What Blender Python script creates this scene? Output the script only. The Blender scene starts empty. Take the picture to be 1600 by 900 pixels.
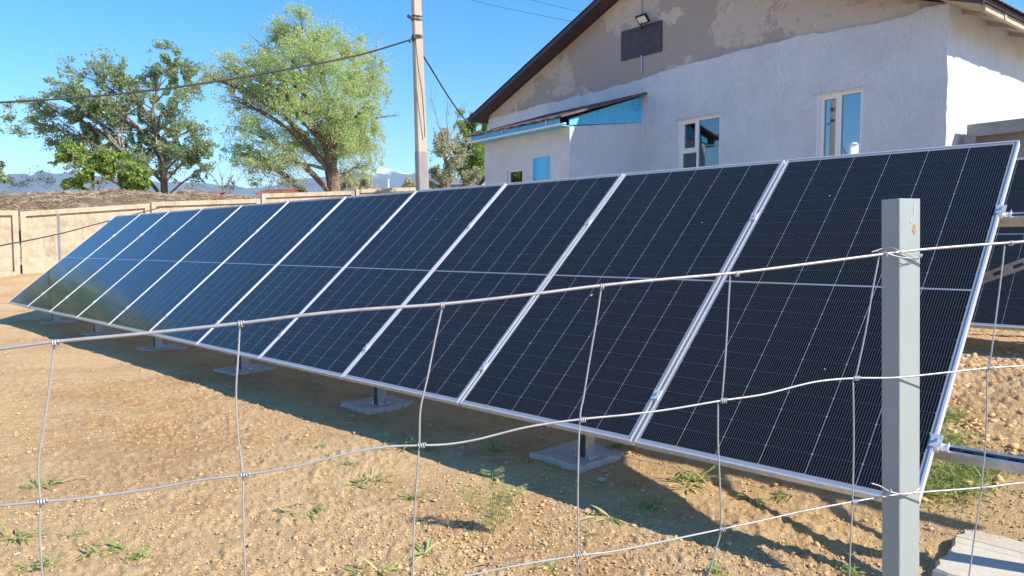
import bpy, math, random
import numpy as np
from mathutils import Vector, Matrix
random.seed(7); RNG = np.random.default_rng(7)
R = math.radians
SC = bpy.context.scene
COL = SC.collection

# ------------------------------------------------------------------ camera
HC = 1.35                       # eye height
FPX = 1128.65                   # focal length in pixels of a 1600 px wide frame
PITCH = -0.05816
cd = bpy.data.cameras.new('camera'); cam = bpy.data.objects.new('camera', cd); COL.objects.link(cam)
cd.sensor_width = 36.0; cd.lens = 36.0 * FPX / 1600.0
cam.location = (0, 0, HC); cam.rotation_euler = (math.pi/2 + PITCH, 0, 0)
cd.clip_start = 0.05; cd.clip_end = 60000
SC.camera = cam

# ------------------------------------------------------------------ world, sun, exposure
SUN_AZ, SUN_EL = 116.6, 36.4    # azimuth clockwise from +Y
w = bpy.data.worlds.new("World"); SC.world = w; w.use_nodes = True
wn = w.node_tree.nodes; wl = w.node_tree.links
bg = wn['Background']; sky = wn.new('ShaderNodeTexSky'); sky.sky_type = 'NISHITA'; sky.sun_disc = False
sky.sun_elevation = R(SUN_EL); sky.sun_rotation = R(SUN_AZ)
sky.air_density = 1.0; sky.dust_density = 0.1; sky.ozone_density = 3.0; sky.altitude = 800
hs = wn.new('ShaderNodeHueSaturation'); hs.inputs['Saturation'].default_value = 1.38
wl.new(sky.outputs[0], hs.inputs['Color']); wl.new(hs.outputs[0], bg.inputs[0]); bg.inputs[1].default_value = 0.15
sd = bpy.data.lights.new('sun', 'SUN'); sd.energy = 4.5; sd.angle = R(0.55); sd.color = (1.0, 0.91, 0.76)
sun = bpy.data.objects.new('sun', sd); COL.objects.link(sun)
sdir = Vector((math.sin(R(SUN_AZ))*math.cos(R(SUN_EL)), math.cos(R(SUN_AZ))*math.cos(R(SUN_EL)), math.sin(R(SUN_EL))))
sun.rotation_euler = sdir.to_track_quat('Z', 'Y').to_euler()
SC.view_settings.view_transform = 'Standard'; SC.view_settings.look = 'None'
SC.view_settings.exposure = 0.84; SC.view_settings.gamma = 1.0
SC.cycles.max_bounces = 6; SC.cycles.transparent_max_bounces = 12

# ------------------------------------------------------------------ helpers
def V(*a): return Vector(a)
def ray(u, v):
    x = (u-800)/FPX; z = -(v-450)/FPX; c, s = math.cos(PITCH), math.sin(PITCH)
    return V(x, c - s*z, s + c*z)
def gp(u, v, z=0.0):            # point of the photograph that lies on level z
    r = ray(u, v); return r*((z-HC)/r.z) + V(0, 0, HC)
def at_depth(u, v, y):          # point of the photograph at distance y
    r = ray(u, v); return r*(y/r.y) + V(0, 0, HC)

class MB:
    """collects verts and faces, builds ONE mesh"""
    def __init__(s): s.v = []; s.f = []
    def add(s, vs, fs):
        b = len(s.v); s.v.extend([tuple(p) for p in vs]); s.f.extend([tuple(b+i for i in q) for q in fs]); return s
    def box(s, a, b, F=None):
        (x0, y0, z0), (x1, y1, z1) = a, b
        P = [V(x, y, z) for z in (z0, z1) for x, y in ((x0, y0), (x1, y0), (x1, y1), (x0, y1))]
        if F: P = [F(p) for p in P]
        return s.add(P, [(3, 2, 1, 0), (4, 5, 6, 7), (0, 1, 5, 4), (1, 2, 6, 5), (2, 3, 7, 6), (3, 0, 4, 7)])
    def prism(s, poly, ext, F=None):     # poly: list of Vectors, ext: Vector
        n = len(poly); P = list(poly) + [p+ext for p in poly]
        if F: P = [F(p) for p in P]
        return s.add(P, [tuple(range(n))[::-1], tuple(range(n, 2*n))] + [(i, (i+1) % n, n+(i+1) % n, n+i) for i in range(n)])
    def tube(s, pts, rad, n=8, cap=True):
        pts = [Vector(p) for p in pts]; m = len(pts)
        rad = rad if hasattr(rad, '__len__') else [rad]*m
        rings = []; up = None
        for i, p in enumerate(pts):
            t = (pts[min(i+1, m-1)] - pts[max(i-1, 0)]).normalized()
            if up is None:
                up = t.orthogonal().normalized()
            up = (up - t*up.dot(t)); up = up.normalized() if up.length > 1e-6 else t.orthogonal().normalized()
            w_ = t.cross(up)
            rings.append([p + (up*math.cos(2*math.pi*k/n) + w_*math.sin(2*math.pi*k/n))*rad[i] for k in range(n)])
        f = []
        for i in range(m-1):
            for k in range(n): f.append((i*n+k, i*n+(k+1) % n, (i+1)*n+(k+1) % n, (i+1)*n+k))
        if cap: f.append(tuple(range(n))[::-1]); f.append(tuple(range((m-1)*n, m*n)))
        return s.add([p for r in rings for p in r], f)
    def build(s, name, mat, parent=None, smooth=False, loc=None):
        me = bpy.data.meshes.new(name)
        me.from_pydata([tuple(p) for p in s.v], [], s.f); me.update()
        if smooth: me.polygons.foreach_set('use_smooth', [True]*len(me.polygons))
        o = bpy.data.objects.new(name, me); COL.objects.link(o)
        if mat: me.materials.append(mat)
        if parent: attach(o, parent, loc)
        elif loc is not None: o.location = loc
        return o
def np_obj(name, verts, faces, mat, parent=None, smooth=False):
    me = bpy.data.meshes.new(name)
    k = faces.shape[1]
    me.vertices.add(len(verts)); me.vertices.foreach_set('co', np.asarray(verts, np.float32).ravel())
    me.loops.add(faces.size); me.loops.foreach_set('vertex_index', faces.astype(np.int32).ravel())
    me.polygons.add(len(faces)); me.polygons.foreach_set('loop_start', np.arange(0, faces.size, k, dtype=np.int32))
    me.polygons.foreach_set('loop_total', np.full(len(faces), k, np.int32))
    if smooth: me.polygons.foreach_set('use_smooth', np.ones(len(faces), bool))
    me.update(calc_edges=True); me.validate()
    o = bpy.data.objects.new(name, me); COL.objects.link(o); me.materials.append(mat)
    if parent: attach(o, parent)
    return o
WM = {}
def attach(o, parent, loc=None):
    """parent keeps the mesh coordinates as world coordinates unless the parent is a local frame"""
    o.parent = parent
    if parent.get('_local'): o.location = loc or (0, 0, 0)
    else:
        base = WM.get(parent.name, Matrix.Translation(parent.location))
        o.matrix_parent_inverse = base.inverted()
        if loc is not None: o.location = loc
        WM[o.name] = Matrix.Translation(o.location) if loc is not None else Matrix.Identity(4)
def tag(o, label=None, cat=None, group=None, kind=None):
    if label: o['label'] = label
    if cat: o['category'] = cat
    if group: o['group'] = group
    if kind: o['kind'] = kind
    return o
def thing(name, loc, label, cat, group=None, M=None):
    o = bpy.data.objects.new(name, None); COL.objects.link(o); o.empty_display_size = .1
    if M is not None: o.matrix_world = M; o['_local'] = True
    else: o.location = loc
    return tag(o, label, cat, group)
def spline(pts, n=8):
    P = [Vector(p) for p in pts]; out = []
    for i in range(len(P)-1):
        a, b, c, d = P[max(i-1, 0)], P[i], P[i+1], P[min(i+2, len(P)-1)]
        for k in range(n):
            t = k/n; out.append(.5*((2*b) + (c-a)*t + (2*a-5*b+4*c-d)*t*t + (3*b-a-3*c+d)*t**3))
    out.append(P[-1]); return out

# value noise on numpy arrays
def vnoise(x, y, seed=0):
    xi = np.floor(x).astype(np.int64); yi = np.floor(y).astype(np.int64); fx = x-xi; fy = y-yi
    def hsh(a, b):
        h_ = (a*374761393 + b*668265263 + seed*1442695041) & 0x7fffffff
        h_ = ((h_ ^ (h_ >> 13))*1274126177) & 0x7fffffff
        return ((h_ ^ (h_ >> 16)) & 0xffff)/32767.5-1
    u = fx*fx*(3-2*fx); v = fy*fy*(3-2*fy)
    return (hsh(xi, yi)*(1-u)+hsh(xi+1, yi)*u)*(1-v)+(hsh(xi, yi+1)*(1-u)+hsh(xi+1, yi+1)*u)*v

# ------------------------------------------------------------------ materials
def mat(name, base, rough=.8, metal=0, spec=.5, var=None, bump=None, coat=None):
    m = bpy.data.materials.new(name); m.use_nodes = True; nt = m.node_tree
    b = nt.nodes['Principled BSDF']; b.inputs['Base Color'].default_value = (*base, 1)
    b.inputs['Roughness'].default_value = rough; b.inputs['Metallic'].default_value = metal
    b.inputs['Specular IOR Level'].default_value = spec
    if coat: b.inputs['Coat Weight'].default_value = coat[0]; b.inputs['Coat Roughness'].default_value = coat[1]
    tc = nt.nodes.new('ShaderNodeTexCoord')
    if var:      # list of (scale, colour, lo, hi, (sx,sy,sz))
        prev = None
        for (sc, colr, lo, hi, st) in var:
            mp = nt.nodes.new('ShaderNodeMapping'); mp.inputs['Scale'].default_value = st
            nt.links.new(tc.outputs['Object'], mp.inputs[0])
            n = nt.nodes.new('ShaderNodeTexNoise'); n.inputs['Scale'].default_value = sc; n.inputs['Detail'].default_value = 6; n.inputs['Roughness'].default_value = .65
            nt.links.new(mp.outputs[0], n.inputs['Vector'])
            mr = nt.nodes.new('ShaderNodeMapRange'); mr.inputs['From Min'].default_value = lo; mr.inputs['From Max'].default_value = hi
            nt.links.new(n.outputs['Fac'], mr.inputs['Value'])
            mx = nt.nodes.new('ShaderNodeMix'); mx.data_type = 'RGBA'
            nt.links.new(mr.outputs[0], mx.inputs['Factor'])
            if prev is None: mx.inputs[6].default_value = (*base, 1)
            else: nt.links.new(prev, mx.inputs[6])
            mx.inputs[7].default_value = (*colr, 1); prev = mx.outputs[2]
        nt.links.new(prev, b.inputs['Base Color'])
    if bump:     # list of (scale, strength, dist, stretch)
        prevn = None
        for (sc, st, dist, stretch) in bump:
            mp = nt.nodes.new('ShaderNodeMapping'); mp.inputs['Scale'].default_value = stretch
            nt.links.new(tc.outputs['Object'], mp.inputs[0])
            n = nt.nodes.new('ShaderNodeTexNoise'); n.inputs['Scale'].default_value = sc; n.inputs['Detail'].default_value = 5; n.inputs['Roughness'].default_value = .6
            nt.links.new(mp.outputs[0], n.inputs['Vector'])
            bp = nt.nodes.new('ShaderNodeBump'); bp.inputs['Strength'].default_value = st; bp.inputs['Distance'].default_value = dist
            nt.links.new(n.outputs['Fac'], bp.inputs['Height'])
            if prevn: nt.links.new(prevn, bp.inputs['Normal'])
            prevn = bp.outputs[0]
        nt.links.new(prevn, b.inputs['Normal'])
    return m
U1 = (1, 1, 1)
M = {}
M['soil'] = mat('soil', (.78, .53, .275), .95, spec=.15,
    var=[(.5, (.60, .33, .15), .46, .62, U1), (3.5, (.58, .38, .19), .54, .70, U1), (16, (.82, .60, .34), .50, .64, U1), (110, (.42, .25, .11), .57, .70, U1)],
    bump=[(30, .5, .02, U1), (80, 1, .02, U1), (200, 1, .009, U1)])
M['pebble'] = mat('pebble', (.70, .47, .24), .9, spec=.2, var=[(7, (.58, .35, .17), .48, .62, U1), (30, (.78, .58, .34), .55, .7, U1)], bump=[(120, .5, .004, U1)])
M['concrete'] = mat('concrete', (.54, .51, .47), .85, var=[(5, (.42, .39, .35), .4, .65, U1), (40, (.58, .54, .48), .5, .7, U1)], bump=[(60, .4, .006, U1), (9, .3, .02, U1)])
M['pad'] = mat('pad_concrete', (.60, .55, .45), .9, var=[(3, (.50, .41, .29), .5, .7, U1), (30, (.64, .60, .52), .5, .7, U1)], bump=[(80, .4, .004, U1), (12, .3, .015, U1)])
M['wallpanel'] = mat('cast_concrete_tan', (.50, .42, .31), .9, var=[(1.3, (.40, .32, .23), .45, .62, U1), (14, (.56, .49, .38), .5, .7, U1), (2.2, (.26, .20, .15), .56, .70, (1.6, 1.6, .3))], bump=[(30, .4, .01, U1)])
M['walldark'] = mat('cast_concrete_stained', (.30, .23, .17), .95, var=[(6, (.42, .34, .25), .45, .65, U1)], bump=[(30, .4, .01, U1)])
M['alu'] = mat('anodised_aluminium', (.80, .80, .80), .42, metal=.45, var=[(20, (.66, .66, .68), .45, .6, (1, 8, 1))])
M['galv'] = mat('galvanised_steel', (.50, .53, .56), .42, metal=.7, var=[(16, (.38, .41, .45), .42, .62, U1), (50, (.60, .62, .64), .55, .7, U1)])
M['slot'] = mat('slot_dark', (.045, .05, .06), .7)
M['wire'] = mat('zinc_wire', (.48, .48, .48), .5, metal=.4, var=[(60, (.40, .40, .41), .45, .65, U1), (14, (.36, .31, .26), .60, .70, U1)])
M['white_plaster'] = mat('white_bark_plaster', (.69, .73, .78), .9, spec=.2, var=[(1.1, (.61, .645, .69), .45, .65, U1), (9, (.60, .61, .63), .62, .72, (1.6, 1.6, .3))],
    bump=[(12, 1, .045, (1.7, 1.7, .35)), (34, 1, .025, (1, 1, .55))])
M['render_grey'] = mat('old_grey_render', (.60, .53, .46), .95, spec=.15,
    var=[(.42, (.44, .385, .35), .49, .51, U1), (1.1, (.66, .58, .49), .60, .62, U1), (5, (.48, .42, .375), .56, .66, U1), (26, (.29, .245, .215), .60, .74, U1)], bump=[(22, .9, .04, U1), (60, .6, .012, U1), (.42, .6, .10, U1)])
M['porch_grey'] = mat('porch_grey_cement', (.30, .30, .30), .9, var=[(4, (.24, .24, .245), .45, .62, U1)], bump=[(20, .4, .02, U1)])
M['blue'] = mat('blue_paint', (.11, .58, .92), .5, var=[(6, (.09, .50, .84), .45, .65, (1, 1, .3))], bump=[(14, .15, .01, (1, 1, .2))])
M['brown'] = mat('brown_paint', (.055, .036, .046), .55, var=[(5, (.075, .05, .06), .45, .65, U1)], bump=[(10, .15, .01, U1)])
M['roofmetal'] = mat('roof_sheet_brown', (.12, .07, .07), .5, var=[(4, (.17, .10, .09), .45, .65, U1)])
M['pvc'] = mat('white_pvc', (.80, .81, .82), .35)
M['dark'] = mat('dark_room', (.30, .34, .38), .9)
M['black'] = mat('black_plastic', (.02, .02, .022), .5)
M['bark'] = mat('bark', (.30, .20, .145), .95, var=[(6, (.17, .11, .08), .42, .6, (1, 1, .3))], bump=[(9, .9, .06, (1, 1, .25))])
M['bark_pale'] = mat('pale_bark', (.34, .30, .25), .95, var=[(5, (.20, .165, .13), .42, .6, (1, 1, .4))], bump=[(9, .6, .03, (1, 1, .3))])
M['twig'] = mat('twig', (.20, .15, .12), .95)
M['post'] = mat('grey_post_paint', (.335, .375, .375), .42, var=[(9, (.27, .30, .30), .52, .72, (1, 1, .25)), (3, (.31, .345, .345), .4, .65, (1, 1, .2)), (75, (.30, .30, .30), .72, .76, U1)], bump=[(30, .12, .003, U1)])
M['rust'] = mat('rust', (.40, .23, .11), .9, var=[(140, (.30, .12, .04), .45, .6, U1)])
M['pole'] = mat('pole_concrete', (.50, .43, .34), .9, var=[(3, (.43, .37, .30), .45, .6, (1, 1, .3))], bump=[(30, .4, .01, U1)])
M['polegrey'] = mat('pole_concrete_grey', (.34, .32, .30), .9, var=[(3, (.28, .27, .26), .45, .6, (1, 1, .3))], bump=[(30, .4, .01, U1)])  # darker, greyer tone for the lower length of the utility pole
M['cable'] = mat('cable', (.06, .06, .065), .7)
M['brush'] = mat('dry_brush_heap', (.27, .19, .125), 1, spec=.1, var=[(1.2, (.20, .13, .085), .42, .6, U1), (9, (.38, .29, .19), .5, .68, (1, 1, .5))], bump=[(6, 1, .15, U1), (30, 1, .05, U1)])
M['straw'] = mat('dry_stem', (.42, .33, .22), .95, var=[(2, (.24, .17, .11), .45, .6, U1)])
M['rusty_roof'] = mat('rusty_roof_sheet', (.30, .10, .065), .8, var=[(5, (.20, .075, .055), .45, .6, U1)])
def leafmat(name, a, b, c, trans=.5):
    m = bpy.data.materials.new(name); m.use_nodes = True; nt = m.node_tree
    p = nt.nodes['Principled BSDF']; p.inputs['Roughness'].default_value = .5; p.inputs['Specular IOR Level'].default_value = .35
    g = nt.nodes.new('ShaderNodeNewGeometry'); ramp = nt.nodes.new('ShaderNodeValToRGB')
    e = ramp.color_ramp.elements; e[0].color = (*a, 1); e[1].color = (*c, 1); e[1].position = 1; k = e.new(.55); k.color = (*b, 1)
    nt.links.new(g.outputs['Random Per Island'], ramp.inputs[0]); nt.links.new(ramp.outputs[0], p.inputs['Base Color'])
    t = nt.nodes.new('ShaderNodeBsdfTranslucent'); nt.links.new(ramp.outputs[0], t.inputs[0])
    mx = nt.nodes.new('ShaderNodeMixShader'); mx.inputs[0].default_value = trans
    nt.links.new(p.outputs[0], mx.inputs[1]); nt.links.new(t.outputs[0], mx.inputs[2])
    nt.links.new(mx.outputs[0], nt.nodes['Material Output'].inputs[0]); return m
M['leaf_poplar'] = leafmat('leaf_poplar', (.20, .29, .13), (.33, .44, .21), (.56, .62, .46))
M['leaf_willow'] = leafmat('leaf_willow', (.42, .53, .22), (.54, .65, .29), (.64, .73, .38))
M['leaf_bush'] = leafmat('leaf_bush', (.18, .28, .05), (.32, .45, .10), (.50, .58, .22))
M['leaf_pale'] = leafmat('leaf_pale', (.38, .42, .22), (.52, .52, .34), (.66, .64, .50))
M['leaf_weed'] = leafmat('leaf_weed', (.26, .36, .10), (.42, .53, .18), (.70, .68, .36), .4)
M['leaf_silver'] = leafmat('leaf_silver', (.26, .32, .18), (.36, .42, .26), (.50, .52, .38), .3)
def mountain_mat():
    m = mat('mountain_rock_snow', (.10, .125, .15), .95, spec=.1); nt = m.node_tree; b = nt.nodes['Principled BSDF']
    tc = nt.nodes.new('ShaderNodeTexCoord'); sx = nt.nodes.new('ShaderNodeSeparateXYZ'); nt.links.new(tc.outputs['Object'], sx.inputs[0])
    n = nt.nodes.new('ShaderNodeTexNoise'); n.inputs['Scale'].default_value = .0022; n.inputs['Detail'].default_value = 8; nt.links.new(tc.outputs['Object'], n.inputs['Vector'])
    a = nt.nodes.new('ShaderNodeMath'); a.operation = 'MULTIPLY_ADD'; a.inputs[1].default_value = 500; nt.links.new(n.outputs['Fac'], a.inputs[0]); nt.links.new(sx.outputs[2], a.inputs[2])
    mr = nt.nodes.new('ShaderNodeMapRange'); mr.inputs['From Min'].default_value = 1390; mr.inputs['From Max'].default_value = 1440; nt.links.new(a.outputs[0], mr.inputs['Value'])
    mx = nt.nodes.new('ShaderNodeMix'); mx.data_type = 'RGBA'; mx.inputs[6].default_value = (.10, .13, .16, 1); mx.inputs[7].default_value = (.85, .87, .9, 1)
    nt.links.new(mr.outputs[0], mx.inputs['Factor']); nt.links.new(mx.outputs[2], b.inputs['Base Color']); return m
M['mountain'] = mountain_mat()
def cell_mat():
    m = mat('solar_cell', (.007, .007, .009), .4, spec=.05, coat=(.9, .07)); nt = m.node_tree; b = nt.nodes['Principled BSDF']
    b.inputs['Coat IOR'].default_value = 1.25
    tc = nt.nodes.new('ShaderNodeTexCoord'); sx = nt.nodes.new('ShaderNodeSeparateXYZ'); nt.links.new(tc.outputs['Object'], sx.inputs[0])
    # 18 fine silver busbars along the slope on each cell
    a = nt.nodes.new('ShaderNodeMath'); a.operation = 'DIVIDE'; a.inputs[1].default_value = .2055/18; nt.links.new(sx.outputs[0], a.inputs[0])
    f = nt.nodes.new('ShaderNodeMath'); f.operation = 'FRACT'; nt.links.new(a.outputs[0], f.inputs[0])
    c = nt.nodes.new('ShaderNodeMath'); c.operation = 'LESS_THAN'; c.inputs[1].default_value = .085; nt.links.new(f.outputs[0], c.inputs[0])
    mx = nt.nodes.new('ShaderNodeMix'); mx.data_type = 'RGBA'; mx.inputs[6].default_value = (.007, .007, .009, 1); mx.inputs[7].default_value = (.20, .20, .205, 1)
    nt.links.new(c.outputs[0], mx.inputs['Factor']); nt.links.new(mx.outputs[2], b.inputs['Base Color'])
    # light dust film on the glass
    n = nt.nodes.new('ShaderNodeTexNoise'); n.inputs['Scale'].default_value = 3; n.inputs['Detail'].default_value = 6; nt.links.new(tc.outputs['Object'], n.inputs['Vector'])
    mr = nt.nodes.new('ShaderNodeMapRange'); mr.inputs['To Min'].default_value = .05; mr.inputs['To Max'].default_value = .11; nt.links.new(n.outputs['Fac'], mr.inputs['Value'])
    nt.links.new(mr.outputs[0], b.inputs['Coat Roughness']); return m
M['cell'] = cell_mat()
M['backsheet'] = mat('backsheet_white', (.33, .335, .35), .5, coat=(1, .07))
M['backrear'] = mat('backsheet_rear', (.6, .6, .6), .6)
def glass_mat():
    m = bpy.data.materials.new('window_glass'); m.use_nodes = True; nt = m.node_tree; nt.nodes.remove(nt.nodes['Principled BSDF'])
    g = nt.nodes.new('ShaderNodeBsdfGlossy'); g.inputs['Roughness'].default_value = .02; g.inputs[0].default_value = (.85, .95, 1, 1)
    t = nt.nodes.new('ShaderNodeBsdfTransparent'); t.inputs[0].default_value = (.75, .85, .88, 1)
    l = nt.nodes.new('ShaderNodeLayerWeight'); l.inputs[0].default_value = .45
    a = nt.nodes.new('ShaderNodeMath'); a.operation = 'ADD'; a.inputs[1].default_value = .10; a.use_clamp = True; nt.links.new(l.outputs['Fresnel'], a.inputs[0])
    mx = nt.nodes.new('ShaderNodeMixShader'); nt.links.new(a.outputs[0], mx.inputs[0]); nt.links.new(t.outputs[0], mx.inputs[1]); nt.links.new(g.outputs[0], mx.inputs[2])
    nt.links.new(mx.outputs[0], nt.nodes['Material Output'].inputs[0]); return m
M['glass'] = glass_mat()

# ------------------------------------------------------------------ site frames
AZ, TILT = -.808024, .720368
AX = V(math.sin(AZ), math.cos(AZ), 0)            # along the row, away from the camera
AH = V(math.cos(AZ), -math.sin(AZ), 0)           # horizontal, towards the high side
ORG = V(1.5694, 2.7266, HC-.99966)               # bottom right corner of the row
MW, ML = 1.303, 2.4007; PITCHW = 1.323
GD = V(-.606, .795, 0).normalized(); GN = V(-GD.y, GD.x, 0)   # gable direction, outward normal
GC = V(7.689, 13, 0)
def bl(s, w_, z): return GC + GD*s + GN*w_ + V(0, 0, z)
WU = V(.815, .579, 0).normalized(); WNn = V(-WU.y, WU.x, 0)   # boundary wall direction, far side normal
W0 = V(-16.578, 24.4, 0)
WOFF = W0.dot(WNn)

def ground_z(x, y):
    d = (x*WNn.x + y*WNn.y) - WOFF; s = x*WU.x + y*WU.y - W0.dot(WU)
    t = np.clip((d+11.5)/11.0, 0, 1); t = t*t*(3-2*t)
    base = np.clip(.42+.093*s, -.6, 1.6)
    q = x*AH.x + y*AH.y; a = x*AX.x + y*AX.y
    rise = .42*np.clip((q-3.72)/2.6, 0, 1)**.75*np.clip((9-a)/4, 0, 1)*np.clip((22-q)/8, 0, 1)
    return t*base + rise

# ------------------------------------------------------------------ ground: one sheet to the horizon
def make_ground():
    fa = np.radians(np.linspace(-46, 46, 760)); ba = np.radians(np.linspace(46, 314, 90))[1:-1]
    th = np.concatenate([fa, ba]); na = len(th)
    r = [.4, .8, 1.2]; 
    while r[-1] < 26: r.append(r[-1]*1.0068)
    while r[-1] < 30000: r.append(r[-1]*1.16)
    r = np.array(r); nr = len(r)
    TH, RR = np.meshgrid(th, r); X = RR*np.sin(TH); Y = RR*np.cos(TH)
    Z = ground_z(X, Y)
    fade = np.clip(1-(RR-18)/20, 0, 1)
    Z += fade*(vnoise(X*.7, Y*.7, 1)*.016 + vnoise(X*2.3, Y*2.3, 2)*.010 + vnoise(X*7, Y*7, 3)*.004*np.clip(vnoise(X*.5, Y*.5, 9)+.9, .3, 1.6))
    fine = np.clip(1-(RR-9)/10, 0, 1)
    rgh = np.clip(vnoise(X*.9, Y*.9, 11)+.75, .25, 1.5)
    Z += fine*rgh*(np.maximum(vnoise(X*17, Y*17, 4), 0)**1.5*.010 + np.maximum(vnoise(X*38, Y*38, 5)-.05, 0)**1.2*.016 + vnoise(X*60, Y*60, 7)*.004)
    # turned earth behind the row end
    mask = np.exp(-(((X-3.5)/1.0)**2+((Y-5.0)/.9)**2)); Z += mask*(np.abs(vnoise(X*26, Y*26, 6))*.030+np.abs(vnoise(X*9, Y*9, 8))*.022+np.abs(vnoise(X*50, Y*50, 12))*.014)
    v = np.stack([X.ravel(), Y.ravel(), Z.ravel()], 1)
    i = np.arange(nr-1)[:, None]*na; j = np.arange(na)[None]; jn = (j+1) % na
    f = np.stack([i+j, i+jn, i+na+jn, i+na+j], -1).reshape(-1, 4)[:, ::-1]
    v = np.concatenate([v, [[0, 0, 0]]]); c = len(v)-1
    o = np_obj('ground', v, f, M['soil'], smooth=True)
    o['kind'] = 'structure'
make_ground()
def in_poly(p, poly):
    c = False; n = len(poly)
    for i in range(n):
        a, b = poly[i], poly[(i+1) % n]
        if (a[1] > p[1]) != (b[1] > p[1]) and p[0] < (b[0]-a[0])*(p[1]-a[1])/(b[1]-a[1])+a[0]: c = not c
    return c
# clods and grit
ICO_V = None
def clods(name, n, rmin, rmax, smin, smax, amin, amax, seed, centre=None, spread=None):
    rng = np.random.default_rng(seed)
    phi = (1+5**.5)/2
    iv = np.array([(-1, phi, 0), (1, phi, 0), (-1, -phi, 0), (1, -phi, 0), (0, -1, phi), (0, 1, phi), (0, -1, -phi), (0, 1, -phi), (phi, 0, -1), (phi, 0, 1), (-phi, 0, -1), (-phi, 0, 1)])/1.9
    jf = np.array([(0, 11, 5), (0, 5, 1), (0, 1, 7), (0, 7, 10), (0, 10, 11), (1, 5, 9), (5, 11, 4), (11, 10, 2), (10, 7, 6), (7, 1, 8), (3, 9, 4), (3, 4, 2), (3, 2, 6), (3, 6, 8), (3, 8, 9), (4, 9, 5), (2, 4, 11), (6, 2, 10), (8, 6, 7), (9, 8, 1)])
    if centre is None:
        a = np.radians(rng.uniform(amin, amax, n)); r = rmin*(rmax/rmin)**rng.random(n)
        X = r*np.sin(a); Y = r*np.cos(a)
        keep = (vnoise(X*1.1, Y*1.1, 20)+vnoise(X*3, Y*3, 21)*.5 + rng.uniform(-.9, .9, n)) > -.1
        X, Y = X[keep], Y[keep]
    else:
        X = rng.normal(centre[0], spread[0], n); Y = rng.normal(centre[1], spread[1], n)
    n = len(X)
    s = smin*(smax/smin)**(rng.random(n)**2.6)
    sc = s[:, None, None]*rng.uniform(.6, 1.25, (n, 1, 3))*np.array([1, 1, .65])
    vv = iv[None]*(1+rng.uniform(-.42, .38, (n, 12, 1)))*sc
    a = rng.uniform(0, 6.28, n); ca, sa = np.cos(a)[:, None], np.sin(a)[:, None]
    x = vv[..., 0]*ca-vv[..., 1]*sa; y = vv[..., 0]*sa+vv[..., 1]*ca
    zb = ground_z(X, Y) + vnoise(X*.7, Y*.7, 1)*.016 + vnoise(X*2.3, Y*2.3, 2)*.010 + .004
    v = np.stack([x+X[:, None], y+Y[:, None], vv[..., 2]+(zb+s*.25)[:, None]], -1).reshape(-1, 3)
    f = (jf[None]+(np.arange(n)*12)[:, None, None]).reshape(-1, 3)
    o = np_obj(name, v, f, M['pebble']); return o
tag(clods('gravel', 70000, 1.9, 11, .003, .0085, -44, 42, 3), 'fine grit and small crumbs of dry tan soil on the ground', 'gravel', kind='stuff')
tag(clods('soil_clods', 11000, 2.1, 13, .005, .016, -44, 42, 5), 'loose tan soil clods scattered over the bare ground', 'soil clods', kind='stuff')
tag(clods('turned_earth', 9000, 0, 0, .006, .028, 0, 0, 8, (3.5, 5.05), (.75, .65)), 'turned brown earth in lumps behind the end of the solar row', 'soil clods', kind='stuff')

# ------------------------------------------------------------------ solar modules
NC, NR = 6, 22
CP = (MW-.046)/NC; RP = (ML-.075)/NR; CW = CP-.0031; RH = RP-.0015
def cell_mesh():
    mb = MB(); x, y = CW/2, RH/2; c = .004
    poly = [V(-x+c, -y, 0), V(x-c, -y, 0), V(x, -y+c, 0), V(x, y-c, 0), V(x-c, y, 0), V(-x+c, y, 0), V(-x, y-c, 0), V(-x, -y+c, 0)]
    mb.prism(poly, V(0, 0, .0006)); me = bpy.data.meshes.new('cell'); me.from_pydata([tuple(p) for p in mb.v], [], mb.f); me.update(); me.materials.append(M['cell']); return me
CELL = cell_mesh()
def cell_centres():
    out = []
    for j in range(NR):
        y = .0375-.006 + (j+.5)*RP + (.012 if j >= NR//2 else 0)
        for i in range(NC): out.append(((i-(NC-1)/2)*CP, y))
    return out
CC = cell_centres()
def module_meshes():
    fr = MB(); x = MW/2; d = .035; t = .009
    for a, b in (((-x, 0, -d), (-x+t, ML, .002)), ((x-t, 0, -d), (x, ML, .002)), ((-x+t, 0, -d), (x-t, t, .002)), ((-x+t, ML-t, -d), (x-t, ML, .002))): fr.box(a, b)
    # inner flange at the rear
    for a, b in (((-x+t, t, -d), (-x+.03, ML-t, -d+.002)), ((x-.03, t, -d), (x-t, ML-t, -d+.002))): fr.box(a, b)
    bs = MB(); bs.box((-x+t, t, -.006), (x-t, ML-t, -.0012))
    mid = MB(); mid.box((-x+t+.004, ML/2-.0045, -.0011), (x-t-.004, ML/2+.0045, -.0003))
    jb = [MB().box((xx-.05, ML/2-.04, -.028), (xx+.05, ML/2+.04, -.0065)) for xx in (-.4, 0, .4)]
    grid = MB()
    for cx, cy in CC: grid.box((cx-CW/2, cy-RH/2, -.0012), (cx+CW/2, cy+RH/2, -.0006))
    return fr, bs, mid, jb, grid
FR, BS, MID, JB, GRID = module_meshes()
def to_mesh(mb, name, m):
    me = bpy.data.meshes.new(name); me.from_pydata([tuple(p) for p in mb.v], [], mb.f); me.update(); me.materials.append(m); return me
FRm = to_mesh(FR, 'frame', M['alu']); BSm = to_mesh(BS, 'backsheet', M['backsheet']); MIDm = to_mesh(MID, 'centre_strip', M['backsheet'])
JBm = [to_mesh(j, 'junction_box', M['black']) for j in JB]; GRm = to_mesh(GRID, 'cell_grid', M['cell'])
def child(name, me, parent, loc=(0, 0, 0)):
    o = bpy.data.objects.new(name, me); COL.objects.link(o); o.parent = parent; o.location = loc; return o
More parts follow.
